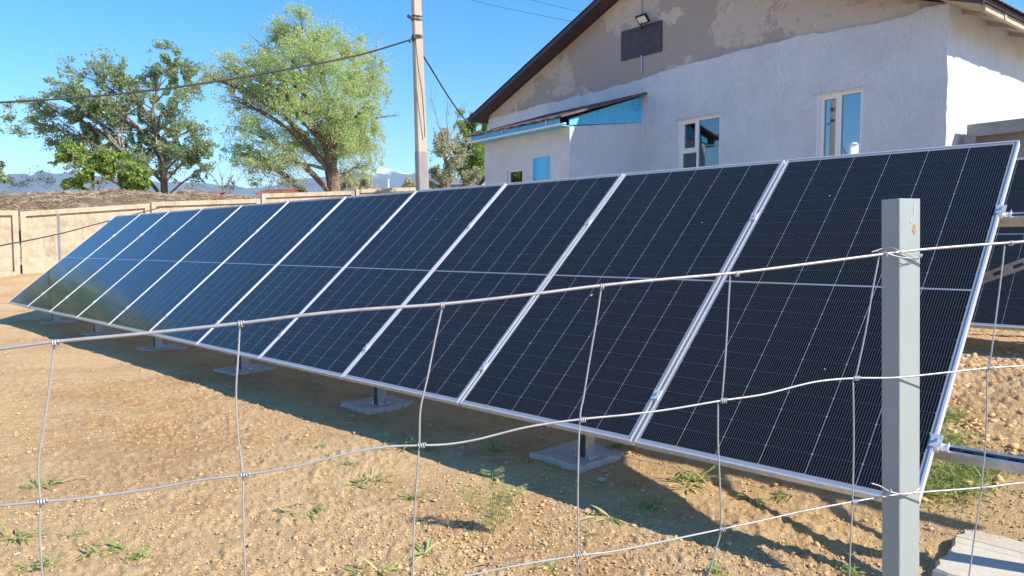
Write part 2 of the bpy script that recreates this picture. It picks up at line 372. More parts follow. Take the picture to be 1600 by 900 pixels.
def frame_matrix(org, tilt, jitter=(0, 0)):
    u = AH*math.cos(tilt) + V(0, 0, math.sin(tilt)); x = -AX; n = x.cross(u)
    m = Matrix((x, u, n)).transposed().to_4x4(); m.translation = org
    return m
def make_module(org, tilt, label, group, detailed):
    m = frame_matrix(org, tilt) @ Matrix.Rotation(RNG.normal(0, .0012), 4, 'X') @ Matrix.Rotation(RNG.normal(0, .0012), 4, 'Y')
    t = thing('solar_panel', None, label, 'solar panel', group, M=m)
    child('frame', FRm, t); child('backsheet', BSm, t); child('centre_strip', MIDm, t)
    for j in JBm: child('junction_box', j, t)
    if detailed:
        for cx, cy in CC: child('cell', CELL, t, (cx, cy, -.0012))
    else: child('cell_grid', GRm, t)['kind'] = 'stuff'
    return t
ordn = ['nearest solar panel of the front row, at its right end behind the grey fence post',
 'second solar panel of the front row from the right end, under the hung clamp strip',
 'third solar panel from the right in front, below the window with the vent sash',
 'fourth solar panel of the front row from the right, below the blue hatch',
 'fifth solar panel of the front row from the right, right of the utility pole',
 'middle solar panel of the front row with the utility pole at its top right corner',
 'seventh solar panel from the right in the front row, below the willow trunk',
 'eighth solar panel from the right in the front row, fourth from the far left end',
 'third solar panel from the far left end, with green foliage mirrored in it',
 'solar panel next to the last at the far left end of the front row',
 'last solar panel at the far left end of the front row, beside the concrete wall']
ordn[1] = 'second solar panel of the front row from the right end, beside the nearest one'
for k in range(11):
    make_module(ORG + AX*(k*PITCHW + MW/2 + .01), TILT, ordn[k], 'solar panels of the front row', k < 7)
def specks(panel, pts):
    for (x, y, r_) in pts:
        mb = MB(); n = 9; rr = random.Random(int(x*1000)); ring = [V(x+math.cos(6.283*i/n)*r_*rr.uniform(.6, 1.3), y+math.sin(6.283*i/n)*r_*rr.uniform(.7, 1.6), .0002) for i in range(n)]
        mb.add(ring+[V(x, y, .0012)], [(i, (i+1) % n, n) for i in range(n)])
        me = to_mesh(mb, 'bird_dropping', M['pvc']); child('bird_dropping', me, panel)
PANELS = [o for o in bpy.data.objects if o.name.startswith('solar_panel')]
PANELS.sort(key=lambda o: (o.matrix_world.translation-ORG).length)
specks(PANELS[1], [(-.19, 1.02, .008), (.31, 1.75, .004), (-.42, .55, .004)]); specks(PANELS[0], [(-.25, 1.98, .005), (.12, .62, .003)]); specks(PANELS[2], [(.2, 1.4, .004), (-.3, .8, .005)]); specks(PANELS[3], [(.1, 1.9, .005)])
# second row behind
T2 = TILT
O2 = gp(1600, 513, .67) + AX*.62
lab2 = ['farthest right rear row solar panel, well outside the right edge of the picture', 'rear row solar panel two places outside the right edge of the picture', 'rear row solar panel just outside the right edge of the picture',
 'rear row solar panel cut by the right edge of the picture, behind the sloped brace', 'rear row solar panel showing just past the bright right edge of the front row']
for k in range(-4, 1):
    make_module(O2 + AX*(-.0 + k*PITCHW + MW/2), T2, lab2[k+4], 'solar panels of the rear row', k in (-1, 0))

# ------------------------------------------------------------------ mounting frame
def make_rack(org, tilt, a0, a1, stations, label, group, front_q=.52, rear_q=1.72, gz=0.0):
    th = thing('mounting_frame', org.copy(), label, 'mounting frame', group)
    th.location.z = 0
    u = AH*math.cos(tilt) + V(0, 0, math.sin(tilt)); n = (-AX).cross(u)
    F = lambda p: org + AX*p.x + u*p.y + n*p.z           # local: along, up slope, normal
    purl = [.13*ML, .748*ML]
    for s in purl:
        mb = MB(); zt = -.036; hgt = .062; wd = .041
        mb.box((a0, s-wd/2, zt-hgt), (a1, s+wd/2, zt-hgt+.003), F)
        mb.box((a0, s-wd/2, zt-hgt+.003), (a1, s-wd/2+.003, zt), F); mb.box((a0, s+wd/2-.003, zt-hgt+.003), (a1, s+wd/2, zt), F)
        mb.box((a0, s-wd/2+.003, zt-.003), (a1, s-wd/2+.011, zt), F); mb.box((a0, s+wd/2-.011, zt-.003), (a1, s+wd/2-.003, zt), F)
        p = mb.build('purlin', M['galv'], th)
        sl = MB(); a = a0+.06
        while a < min(a1, a0+3.4): sl.box((a, s+wd/2-.0035, zt-.040), (a+.035, s+wd/2+.0006, zt-.025), F); sl.box((a, s-.007, zt-hgt+.0031), (a+.035, s+.007, zt-hgt+.0040), F); a += .075
        sl.build('slot_row', M['slot'], p)['kind'] = 'stuff'
    for a in stations:
        # rafter
        z1 = -.036-.062-.001; mb = MB()
        mb.box((a-.02, .02*ML, z1-.041), (a+.02, .93*ML, z1-.038), F); mb.box((a-.02, .02*ML, z1-.038), (a-.017, .93*ML, z1), F); mb.box((a+.017, .02*ML, z1-.038), (a+.02, .93*ML, z1), F)
        mb.build('rafter', M['galv'], th)
        for q, nm in ((front_q, 'leg'), (rear_q, 'leg')):
            zt = org.z + q*math.tan(tilt) - (.14)/math.cos(tilt)
            zt -= gz; B = lambda p: V(org.x, org.y, gz) + AX*(a+p.x) + AH*(q+p.y) + V(0, 0, p.z)
            mb = MB(); zz = max(zt, .3)
            mb.box((-.033, -.045, .034), (-.03, .045, zz), B); mb.box((.03, -.045, .034), (.033, .045, zz), B); mb.box((-.03, .042, .034), (.03, .045, zz), B)
            leg = mb.build('leg', M['galv'], th)
            s_ = MB(); z = .1
            while z < zz-.05: s_.box((-.018, .0405, z), (.018, .0415, z+.025), B); s_.box((.0331, -.014, z), (.0337, .014, z+.028), B); z += .075
            s_.build('slot_row', M['slot'], leg)['kind'] = 'stuff'
            pl = MB(); pl.box((-.085, -.07, .026), (.085, .07, .034), B).build('base_plate', M['galv'], th)
            bo = MB()
            for bx, by in ((-.065, -.05), (.065, -.05), (.065, .05), (-.065, .05)): bo.tube([B(V(bx, by, .034)), B(V(bx, by, .048))], .009, 6)
            bo.build('anchor_bolt', M['galv'], th)
        # diagonal brace between the legs
        mb = MB(); zt2 = org.z + rear_q*math.tan(tilt) - .2
        p0 = V(org.x, org.y, 0) + AX*(a+.03) + AH*front_q + V(0, 0, .28); p1 = V(org.x, org.y, 0) + AX*(a+.03) + AH*rear_q + V(0, 0, max(zt2, .5)-.25)
        mb.tube([p0, p1], .02, 4).build('brace', M['galv'], th)
    # clamps
    k = 0
    for s in purl:
        for k in range(0, int((a1-.75)/PITCHW)+1 if a1 > 8 else 4):
            a = k*PITCHW if a1 > 8 else (k-3)*PITCHW - .01
            mb = MB(); mb.box((a-.004, s-.03, -.036), (a+.014, s+.03, .004), F); mb.box((a-.016, s-.03, .0025), (a+.026, s+.03, .0065), F)
            if k == 0: mb.box((a-.036, s-.018, -.036), (a-.004, s+.018, -.032), F); mb.box((a-.036, s-.018, -.032), (a-.033, s+.018, -.016), F)
            cl = mb.build('clamp', M['alu'], th)
            MB().tube([F(V(a+.005, s, .0065)), F(V(a+.005, s, .013))], .008, 6).build('bolt', M['galv'], cl)
    return th, F
STN = [-.40, 2.02, 4.20, 6.65, 9.05, 11.45, 13.7]     # distance along the row from its right end
rack, RF = make_rack(ORG, TILT, -1.9, 11*PITCHW+.05, STN, 'galvanised steel rack under the front row of panels, rails running past its right end', 'mounting racks')
# slotted brace running along the row behind the last panel
def slotted_bar(p0, p1, parent, name='brace', wdt=.055):
    d = (p1-p0); L = d.length; d.normalize(); up = (V(0, 0, 1)-d*d.z).normalized(); n = d.cross(up)
    B = lambda p: p0 + d*p.x + up*p.y + n*p.z
    b = MB().box((0, -wdt/2, -.004), (L, wdt/2, 0), B).build(name, M['galv'], parent)
    s = MB(); x = .05
    while x < L-.08:
        s.box((x, -.009, -.0048), (x+.05, .009, .0008), B); x += .10
    s.build('slot_row', M['slot'], b)['kind'] = 'stuff'
slotted_bar(V(2.30, 4.33, .96), V(3.05, 3.56, 1.46), rack)
rack2, _ = make_rack(O2, T2, -5.4, 1.42, [-4.6, -2.2, -.75, .9], 'steel rack standing under the rear row of solar panels', 'mounting racks', gz=.40)

# concrete pads
def pad(c, ang, lx, ly, h, label, m='pad'):
    t = MB(); n = 14; rng = random.Random(hash(label) & 0xff)
    ring = []
    for i in range(4):
        cx, cy = [(-1, -1), (1, -1), (1, 1), (-1, 1)][i]; nx, ny = [(-1, -1), (1, -1), (1, 1), (-1, 1)][(i+1) % 4]
        for k in range(n):
            f = k/n; x = (cx+(nx-cx)*f)*lx/2; y = (cy+(ny-cy)*f)*ly/2
            ring.append(V(x+rng.uniform(-.014, .014), y+rng.uniform(-.014, .014), 0))
    ca, sa = math.cos(ang), math.sin(ang)
    rot = lambda p, z, k=1: V(c.x + (p.x*ca-p.y*sa)*k, c.y + (p.x*sa+p.y*ca)*k, z)
    N = len(ring)
    vs = [rot(p, -.12, 1.03) for p in ring] + [rot(p, h-.012) for p in ring] + [rot(p, h, .975) for p in ring]
    fs = [(i, (i+1) % N, N+(i+1) % N, N+i) for i in range(N)] + [(N+i, N+(i+1) % N, 2*N+(i+1) % N, 2*N+i) for i in range(N)] + [tuple(range(2*N, 3*N))]
    t.add(vs, fs); o = t.build('concrete_pad', M[m]); 
    return tag(o, label, 'concrete pad', 'concrete pads under the front legs')
ang = math.atan2(AX.y, AX.x)
padlab = ['sunlit concrete pad at the lower right corner of the picture beside the fence post', 'shaded concrete pad carrying the front leg between the second and third panels from the right',
 'shaded concrete pad with a front leg below the fourth panel from the right', 'shaded concrete pad with a front leg, third leg foot visible from the right',
 'small far concrete pad whose leg foot shows behind the top fence wire', 'far concrete pad under the third leg from the left end', 'farthest concrete pad under the left end of the front row']
padlab[1] = 'shaded concrete pad with a slotted leg, nearest one under the row'
for i, a in enumerate(STN):
    if i == 0:
        pc = V(ORG.x, ORG.y, 0) + AX*(-.42) + AH*.62; pad(pc, ang, .86, .80, .032, padlab[i])
    else: pad(V(ORG.x, ORG.y, 0) + AX*(a+.08) + AH*.58, ang+RNG.normal(0, .05), .42, .50, .024, padlab[i], 'concrete')
for a, l in zip(STN, ['right', 'second', 'third', 'fourth', 'fifth', 'sixth', 'left']):
    pass
# thin wire stretched along the foot of the row
pts = [V(ORG.x, ORG.y, 0)+AX*a+AH*.60+V(0, 0, .055+.006*math.sin(a*2)) for a in np.linspace(-1.6, 14, 40)]
tag(MB().tube(pts, .0016, 5).build('thin_wire', M['wire']), 'thin steel wire strung low along the foot of the front solar row', 'wire')

# ------------------------------------------------------------------ stock fence in front
FA = V(-.43, .68, 0); FB = V(.4775, .90, 0); FD = (FB-FA).normalized(); FN = V(-FD.y, FD.x, 0); FOFF = FA.dot(FN)
def fp(u, v, off=0.0):
    r = ray(u, v); t = (FOFF+off)/r.dot(FN); return r*t + V(0, 0, HC)
fence = thing('wire_fence', fp(800, 450) - V(0, 0, fp(800, 450).z), 'sagging galvanised stock fence wire in the foreground with hinge knots', 'wire fence')
ROWS = [([(-90, 556), (0, 545), (85, 534), (235, 520), (375, 505), (470, 493), (560, 484), (692, 475), (820, 461), (940, 446), (1040, 436), (1152, 426), (1265, 412), (1380, 397), (1405, 394), (1440, 390), (1510, 384), (1580, 379), (1700, 370)], .0017),
 ([(-90, 797), (0, 790), (64, 784), (150, 776), (240, 763), (320, 749), (380, 742), (461, 729), (550, 707), (605, 698), (656, 696), (700, 694), (748, 686), (825, 667), (908, 655), (980, 648), (1050, 639), (1127, 626), (1194, 616), (1272, 597), (1335, 591), (1400, 590), (1470, 583), (1545, 575), (1620, 571), (1700, 570)], .0012),
 ([(640, 930), (700, 907), (728, 900), (805, 884), (903, 868), (961, 861), (1050, 843), (1126, 827), (1187, 814), (1253, 799), (1332, 784), (1400, 773), (1440, 769), (1532, 762), (1600, 754), (1700, 745)], .00115)]
for pts, r in ROWS:
    MB().tube(spline([fp(u, v, -.0015) for u, v in pts], 6), r, 8).build('line_wire', M['wire'], fence, smooth=True)
STAYS = [[(85, 536), (80, 580), (71, 650), (60, 725), (63, 784), (62, 830), (66, 900), (68, 960)],
 [(375, 506), (372, 560), (369, 610), (371, 670), (379, 742), (380, 800), (383, 900), (384, 960)],
 [(692, 476), (680, 530), (668, 590), (657, 640), (655, 696), (649, 780), (646, 850), (644, 960)],
 [(940, 447), (932, 500), (920, 570), (912, 620), (906, 656), (903, 760), (903, 867), (900, 960)],
 [(1141, 428), (1138, 480), (1134, 550), (1128, 626)], [(1122, 628), (1122, 690), (1125, 760), (1126, 827), (1118, 860), (1107, 900), (1092, 960)],
 [(1374, 399), (1364, 450), (1352, 520), (1337, 590)], [(1333, 593), (1334, 690), (1332, 784), (1329, 850), (1325, 960)],
 [(1570, 382), (1562, 450), (1553, 520), (1546, 574)], [(1542, 577), (1541, 670), (1533, 762), (1521, 850), (1506, 960)]]
for pts in STAYS:
    MB().tube(spline([fp(u, v, .0012) for u, v in pts], 6), .00098, 8).build('stay_wire', M['wire'], fence, smooth=True)
def knot(u, v, d, n=3.2, r=.0030, L=.009):
    c = fp(u, v, -.001); d = d.normalized(); up = V(0, 0, 1); up = (up-d*up.dot(d)).normalized(); w_ = d.cross(up); pts = []
    for i in range(int(n*10)+1):
        t = i/(n*10); a = 2*math.pi*n*t; pts.append(c + d*((t-.5)*L) + (up*math.cos(a)+w_*math.sin(a))*r)
    MB().tube(pts, .00095, 6).build('knot', M['wire'], fence, smooth=True)
for (u, v) in [(87, 536), (377, 506), (692, 477), (941, 448), (1152, 428), (1383, 398), (1580, 380)]: knot(u, v, FD, 2.2, .0028, .005)
for (u, v) in [(67, 784), (383, 742), (659, 696), (911, 656), (1131, 626), (1338, 591), (1547, 575), (905, 868), (1129, 827), (1335, 784), (1536, 762)]: knot(u, v, FD, 3.2, .0024, .008)
# ties round the post
PC = fp(1407, 600, .0)
def tie(v, parent):
    e = [fp(1362, v+0, -.004), fp(1377, v-5, .012), fp(1392, v-7, .0), fp(1407, v-1, -.006), fp(1424, v+6, -.0045), fp(1436, v+9, .004), fp(1441, v+4, .03)]
    MB().tube(spline(e, 6), .0007, 6).build('tie_wire', M['wire'], parent, smooth=True)
    e = [fp(1366, v-2, .01), fp(1385, v+2, -.005), fp(1408, v+8, -.0085), fp(1428, v+9, -.006), fp(1440, v+3, .02)]
    MB().tube(spline(e, 6), .0007, 6).build('tie_wire', M['wire'], parent, smooth=True)
tie(394, fence)
e = [fp(1361, 755, .004), fp(1376, 760, .0), fp(1390, 768, -.006), fp(1410, 772, -.007), fp(1426, 770, -.0045), fp(1438, 762, 0)]
MB().tube(spline(e, 6), .0010, 6).build('tie_wire', M['wire'], fence, smooth=True)
MB().tube(spline([fp(1384, 775, -.005), fp(1388, 770, -.008), fp(1392, 765, -.014)], 6), .0011, 6).build('tie_wire', M['wire'], fence, smooth=True)
# fence post: square tube seen on its corner
def make_post():
    y = .905
    E = at_depth(1405, 600, y); L_ = at_depth(1376, 600, y+.023); Rr = at_depth(1438, 600, y+.028)
    z1 = at_depth(1405, 309, y).z; z1l = z1
    a = V(E.x, E.y, 0); b = V(L_.x, L_.y, 0); c = V(Rr.x, Rr.y, 0); d = b + c - a
    t = thing('fence_post', V(a.x, a.y, 0), 'light grey painted square steel fence post with a rust spot near its top', 'fence post')
    cc = (a+b+c+d)/4
    def rounded(k, r=.0035):
        out = []
        for P, Pp, Pn in ((a, b, c), (c, a, d), (d, c, b), (b, d, a)):
            u1 = (Pp-P).normalized(); u2 = (Pn-P).normalized()
            for s in range(5):
                f = s/4; q = P + u1*r*(1-f)**2 + u2*r*f**2
                out.append(cc + (q-cc)*k)
        return out
    ro = rounded(1.0); ri = rounded(.9); N = len(ro); zs = [-.3, z1]
    vs = [p+V(0, 0, -.3) for p in ro] + [p+V(0, 0, z1-.0008) for p in ro] + [cc+(p-cc)*.985+V(0, 0, z1) for p in ro] + [p+V(0, 0, z1) for p in ri] + [p+V(0, 0, z1-.12) for p in ri]
    fs = []
    for L in range(4): fs += [(L*N+(i+1) % N, L*N+i, (L+1)*N+i, (L+1)*N+(i+1) % N) for i in range(N)]
    o = MB().add(vs, fs).build('post_tube', M['post'], t)
    # rust spot, a thin scab on the right face
    f = (c-a).normalized(); nrm = V(f.y, -f.x, 0)
    def spot(u, v, pts, m, nm):
        base = at_depth(u, v, y+.02); sA = (base-a).dot(f)
        vs = [a + f*min(sA+x, (c-a).length-.0008) + V(0, 0, base.z+z) + nrm*.0004 for x, z in pts]; k = len(vs)
        vs2 = [p - nrm*.0006 for p in vs]
        MB().add(vs+vs2, [tuple(range(k)), tuple(range(k, 2*k))[::-1]]+[(i, (i+1) % k, k+(i+1) % k, k+i) for i in range(k)]).build(nm, m, t)
    spot(1433, 360, [(-.0045, 0), (-.002, .002), (-.001, .006), (.001, .008), (.003, .007), (.004, .0), (.003, -.005), (.001, -.006), (-.002, -.003)], M['rust'], 'rust_spot')
    spot(1424, 345, [(-.003, 0), (-.001, .0022), (.002, .002), (.003, -.001), (0, -.0025)], M['concrete'], 'scuff_mark')
    spot(1434, 336, [(-.001, 0), (-.001, .012), (.0008, .013), (.001, .0)], M['concrete'], 'scuff_mark')
    t.rotation_euler = (0, -.031, 0); t.location.x += .0366     # the post leans a little
make_post()

# ------------------------------------------------------------------ building
bld = thing('rendered_building', GC.copy(), 'tall gabled building with white lower plaster, bare grey gable and brown roof edge', 'building')
WID = 13.9; EZ = 5.62; SL = .372; DEP = 19.0
def roof_u(s): return EZ + SL*(min(s, WID-s))
# grey gable and walls (core)
core = MB()
poly = [bl(0, -.03, -.2), bl(WID, -.03, -.2), bl(WID, -.03, EZ), bl(WID/2, -.03, roof_u(WID/2)), bl(0, -.03, EZ)]
WIN = [(4.76, 5.96, 2.75, 4.39), (1.47, 2.39, 2.75, 4.41)]
rs = np.random.default_rng(4)
# gable core with true window openings: strips
edges = sorted(set([0.0, WID, WID/2] + [x for w4 in WIN for x in w4[:2]]))
for s0, s1 in zip(edges[:-1], edges[1:]):
    spans = [(-.2, None)]
    for (a, b, z0, z1) in WIN:
        if s0 >= a-1e-6 and s1 <= b+1e-6: spans = [(-.2, z0), (z1, None)]
    for z0, z1 in spans:
        t0 = roof_u(s0) if z1 is None else z1; t1 = roof_u(s1) if z1 is None else z1
        P = [bl(s0, 0, z0), bl(s1, 0, z0), bl(s1, 0, t1), bl(s0, 0, t0)]
        core.prism(P, -GN*.38)
core.build('gable_wall', M['render_grey'], bld)
MB().prism([bl(0.001, -.38, -.2), bl(0.38, -.38, -.2), bl(.38, -.38, EZ), bl(0.001, -.38, EZ)], -GN*(DEP-.38)).build('side_wall', M['render_grey'], bld)
MB().prism([bl(WID-.38, -.38, -.2), bl(WID, -.38, -.2), bl(WID, -.38, EZ), bl(WID-.38, -.38, EZ)], -GN*(DEP-.38)).build('side_wall', M['render_grey'], bld)
# white plaster coat on the gable with a ragged upper edge, 4 cm thick
def coat(name, s0, s1, top, wins, F, thick, step=.06):
    mb = MB(); xs = list(np.arange(s0, s1, step)) + [s1]; xs += [e_ for w4 in wins for e_ in w4[:2]]; xs = sorted(set(round(float(x), 4) for x in xs))
    xs = [x for i, x in enumerate(xs) if i == 0 or x-xs[i-1] > .004]
    for a, b in zip(xs[:-1], xs[1:]):
        ta, tb = top(a), top(b); sp = [(-.2, None)]
        for (wa, wb, z0, z1) in wins:
            if a >= wa-.005 and b <= wb+.005: sp = [(-.2, z0), (z1, None)]
        for z0, z1 in sp:
            ya = ta if z1 is None else z1; yb = tb if z1 is None else z1
            mb.add([F(a, thick, z0), F(b, thick, z0), F(b, thick, yb), F(a, thick, ya)], [(0, 1, 2, 3)])
            mb.add([F(a, thick, ya), F(b, thick, yb), F(b, 0.001, yb), F(a, 0.001, ya)], [(0, 1, 2, 3)])
            if z1 is not None or sp[0][1] is not None: mb.add([F(a, thick, z0), F(b, thick, z0), F(b, 0, z0), F(a, 0, z0)], [(0, 1, 2, 3)])
    for (wa, wb, z0, z1) in wins:
        for x in (wa, wb): mb.add([F(x, thick, z0), F(x, thick, z1), F(x, 0, z1), F(x, 0, z0)], [(0, 1, 2, 3)])
    return mb
def topline(s):
    p = np.interp(s, [0, .45, .9, 1.75, 2.84, 4.39, 6.03, 7.21, 9.05, 11.1, 13.9], [5.60, 5.63, 5.56, 5.60, 5.68, 5.67, 5.68, 5.60, 5.55, 5.56, 5.50])
    return float(p + vnoise(np.array(s*3.1), np.array(0.), 31)*.025 + vnoise(np.array(s*9.), np.array(1.), 33)*.012)
pc = coat('white_plaster', .0, WID, topline, WIN, lambda s, w_, z: bl(s, w_, z), .04)
pc.build('white_plaster', M['white_plaster'], bld)
# white plaster on the sunlit side wall with a soft uneven corner
def side_top(s): return EZ - .02
rcs = MB(); nz = 60; nw = 150
P = []
for j in range(nz+1):
    z = -.2 + (EZ+.2)*j/nz
    for i in range(nw+1):
        w_ = .04 - (DEP+.04)*(i/nw)**1.7
        k = -.045 + float(vnoise(np.array(w_*5.), np.array(z*3.), 41))*.012 + (float(vnoise(np.array(z*2.3), np.array(0.5), 43))*.03+float(vnoise(np.array(z*9.), np.array(3.), 44))*.008)*math.exp(-i/6)
        P.append(bl(k if i else min(k, .0), w_, z))
F_ = [(j*(nw+1)+i, j*(nw+1)+i+1, (j+1)*(nw+1)+i+1, (j+1)*(nw+1)+i) for j in range(nz) for i in range(nw)]
b0 = len(P); P += [bl(0.0, .04, -.2+(EZ+.2)*j/nz) for j in range(nz+1)]
F_ += [(b0+j, j*(nw+1), (j+1)*(nw+1), b0+j+1) for j in range(nz)]
rp = MB().add(P, F_).build('white_plaster', M['white_plaster'], bld, smooth=False); rp['label'] = 'sunlit rough white plaster of the side wall'
# roof slopes, soffit, barge
OV = .5
for side in (0, 1):
    ss = [(-.75 if side == 0 else WID+.5), WID/2]
    f = lambda s, dz: (EZ + SL*(s if side == 0 else WID-s)) + dz
    poly = [bl(ss[0], OV, f(ss[0], .02)), bl(ss[1], OV, f(ss[1], .02)), bl(ss[1], OV, f(ss[1], .10)), bl(ss[0], OV, f(ss[0], .10))]
    MB().prism(poly, -GN*(DEP+OV+.4)).build('roof_slope', M['brown'], bld)
    # corrugated sheet lying on the slope
    mb = MB(); nn = 240; vs = []; fs = []
    for i in range(nn+1):
        w_ = OV+.06 - (DEP+OV+.5)*i/nn; dz = .115 + .018*(i % 2)
        for s in (ss[0]+(-.08 if side == 0 else .08), ss[1]): vs.append(bl(s, w_, f(s, dz)))
    fs = [(2*i, 2*i+1, 2*i+3, 2*i+2) for i in range(nn)]; mb.add(vs, fs).build('roof_sheet', M['roofmetal'], bld)
    # barge board hanging under the overhang at the gable edge
    poly = [bl(ss[0], OV+.004, f(ss[0], -.03)), bl(ss[1], OV+.004, f(ss[1], -.03)), bl(ss[1], OV+.004, f(ss[1], .09)), bl(ss[0], OV+.004, f(ss[0], .09))]
    MB().prism(poly, GN*.025).build('barge_board', M['brown'], bld)
# exposed rafters under the right eave
mb = MB()
for i in range(16):
    w_ = -.5 - i*1.1
    MB().prism([bl(-.72, w_, EZ+SL*-.72-.10), bl(-.02, w_, EZ-.10), bl(-.02, w_, EZ+.01), bl(-.72, w_, EZ+SL*-.72+.01)], -GN*.07).build('eave_rafter', M['pole'], bld)
MB().prism([bl(-.70, .3, EZ-.36), bl(-.64, .3, EZ-.36), bl(-.64, .3, EZ-.25), bl(-.70, .3, EZ-.25)], -GN*12).build('eave_batten', M['pole'], bld)
MB().prism([bl(-.62, .35, EZ+SL*-.62+.012), bl(-.0, .35, EZ+.012), bl(-.0, .35, EZ-.01), bl(-.62, .35, EZ+SL*-.62-.01)], -GN*(DEP-.5)).build('soffit_board', M['pole'], bld)
# seam, pipe, board
MB().tube([bl(7.22, .012, 7.02), bl(7.225, .010, 7.5), bl(7.21, .012, 8.1)], .018, 6).build('wall_seam', M['dark'], bld)
MB().tube([bl(7.2, .03, 5.72), bl(7.205, .03, 6.2)], .022, 8).build('pipe', M['galv'], bld)
bd = MB(); bd.prism([bl(7.92, .0, 6.20), bl(6.54, .0, 6.16), bl(6.55, .0, 6.92), bl(7.92, .0, 6.95)], GN*.035)
tag(bd.build('cover_board', M['brown']), 'brown rectangular board fixed over an opening high on the grey gable', 'board')
fl = thing('floodlight', bl(7.03, .1, 6.95), 'small black floodlight with a pale face above the brown board', 'floodlight')
def flF(p): # local: x along, y up-tilt, z out
    n = (GN*.72 - V(0, 0, .69)).normalized(); x = -GD; y = n.cross(x); return bl(7.0, .24, 7.0) + x*p.x + y*p.y + n*p.z
MB().box((-.17, -.12, -.05), (.17, .12, 0), flF).build('housing', M['black'], fl)
MB().box((-.13, -.085, .0), (.13, .085, .006), flF).build('lens', M['pvc'], fl)
MB().tube([bl(7.2, .0, 6.85), bl(7.15, .12, 6.88), bl(7.05, .2, 6.97)], .018, 6).build('bracket', M['black'], fl)

def window(s0, s1, z0, z1, F, panes, rec=-.10, fw=.055, nm='window', sill=True):
    f = MB()
    for a, b in (((s0, rec, z0), (s0+fw, rec+.06, z1)), ((s1-fw, rec, z0), (s1, rec+.06, z1)), ((s0+fw, rec, z1-fw), (s1-fw, rec+.06, z1)), ((s0+fw, rec, z0), (s1-fw, rec+.06, z0+fw))): f.box(a, b, F)
    w = f.build(nm, M['pvc'], bld)
    for (kind, a, b, c, d) in panes:
        a, b = s0+fw+(s1-s0-2*fw)*a, s0+fw+(s1-s0-2*fw)*b; c, d = z0+fw+(z1-z0-2*fw)*c, z0+fw+(z1-z0-2*fw)*d
        if kind == 'bar': MB().box((a, rec+.002, c), (b, rec+.062, d), F).build('mullion', M['pvc'], w); continue
        if kind == 'sash':
            k = .04; m_ = MB()
            for p, q in (((a, rec+.004, c), (a+k, rec+.075, d)), ((b-k, rec+.004, c), (b, rec+.075, d)), ((a+k, rec+.004, c), (b-k, rec+.075, c+k)), ((a+k, rec+.004, d-k), (b-k, rec+.075, d))): m_.box(p, q, F)
            m_.build('sash', M['pvc'], w); a += k; b -= k; c += k; d -= k
        MB().box((a, rec+.02, c), (b, rec+.035, d), F).build('pane', M['glass'], w)
    # white reveal and dim room behind
    rm = MB()
    for p, q in (((s0-.3, rec-2.2, z0-.4), (s1+.9, rec-2.18, z1+.5)),): rm.box(p, q, F)
    return w
BF = lambda p: bl(p.x, p.y, p.z)
# window s grows to the left in the picture
w1 = window(4.773, 5.947, 2.763, 4.377, BF, [('bar', .56, .61, 0, 1), ('fixed', 0, .56, 0, 1), ('sash', .61, 1, .56, 1), ('bar', .61, 1, .51, .56), ('fixed', .61, 1, 0, .51)])
w2 = window(1.483, 2.377, 2.763, 4.397, BF, [('bar', .49, .57, 0, 1), ('fixed', 0, .49, 0, 1), ('sash', .57, 1, 0, 1)])
w1['label'] = 'white framed window with a small vent sash, left one of two'; w2['label'] = 'white framed two pane window, nearer one of two'
for (s0, s1, z0, z1) in WIN:
    # sheet metal drip strip
    MB().box((s0-.03, .04, z1+.0), (s1+.10, .052, z1+.02), BF).build('lintel_strip', M['galv'], bld)
for (s0, s1, z0, z1) in WIN:
    mb = MB()
    for p, q in (((s0, -.38, z0), (s0+.012, .041, z1)), ((s1-.012, -.38, z0), (s1, .041, z1)), ((s0+.012, -.38, z1-.012), (s1-.012, .041, z1)), ((s0+.012, -.38, z0), (s1-.012, .041, z0+.012))): mb.box(p, q, BF)
    mb.build('window_reveal', M['pvc'], bld)
# dim rooms: closed plastered boxes behind the panes
for (s0, s1, z0, z1) in WIN:
    mb = MB(); a, b, c, d = s0-.5, s1+.5, 1.9, 4.8
    for p, q in (((a, -2.4, c), (b, -2.36, d)), ((a-.04, -2.4, c), (a, -.39, d)), ((b, -2.4, c), (b+.04, -.39, d)), ((a, -2.36, d), (b, -.39, d+.04)), ((a, -2.36, c-.04), (b, -.39, c))): mb.box(p, q, BF)
    mb.build('room', M['dark'], bld)
# interior backing so no light enters the shell

# annex with shed roof
ann = thing('annex', bl(9, 2.46, 0), 'low white lean-to annex with sky blue fascia and shed roof against the gable', 'lean-to')
AF = lambda p: bl(p.x, p.y, p.z)
def attach_b(mb, name, m, parent=ann, **k): return mb.build(name, M[m], parent, **k)
am = MB(); DW = (7.93, 8.58, 1.9, 3.55); SW = (9.02, 9.68, 2.72, 3.34)
for s0, s1, spans in ((7.21, 7.93, [(-.2, 4.2)]), (7.93, 8.58, [(-.2, 1.9), (3.55, 4.2)]), (8.58, 9.02, [(-.2, 4.2)]), (9.02, 9.68, [(-.2, 2.72), (3.34, 4.2)]), (9.68, 10.7, [(-.2, 4.2)])):
    for z0, z1 in spans: am.box((s0, 2.26, z0), (s1, 2.46, z1), AF)
attach_b(am, 'front_wall', 'white_plaster')
sw = MB().prism([bl(7.21, 2.26, -.2), bl(7.21, .045, -.2), bl(7.21, .045, 4.50), bl(7.21, 2.26, 4.20)], GD*.2); attach_b(sw, 'side_wall', 'white_plaster')
sw = MB().prism([bl(10.5, 2.26, -.2), bl(10.5, .045, -.2), bl(10.5, .045, 4.50), bl(10.5, 2.26, 4.20)], GD*.2); attach_b(sw, 'side_wall', 'white_plaster')
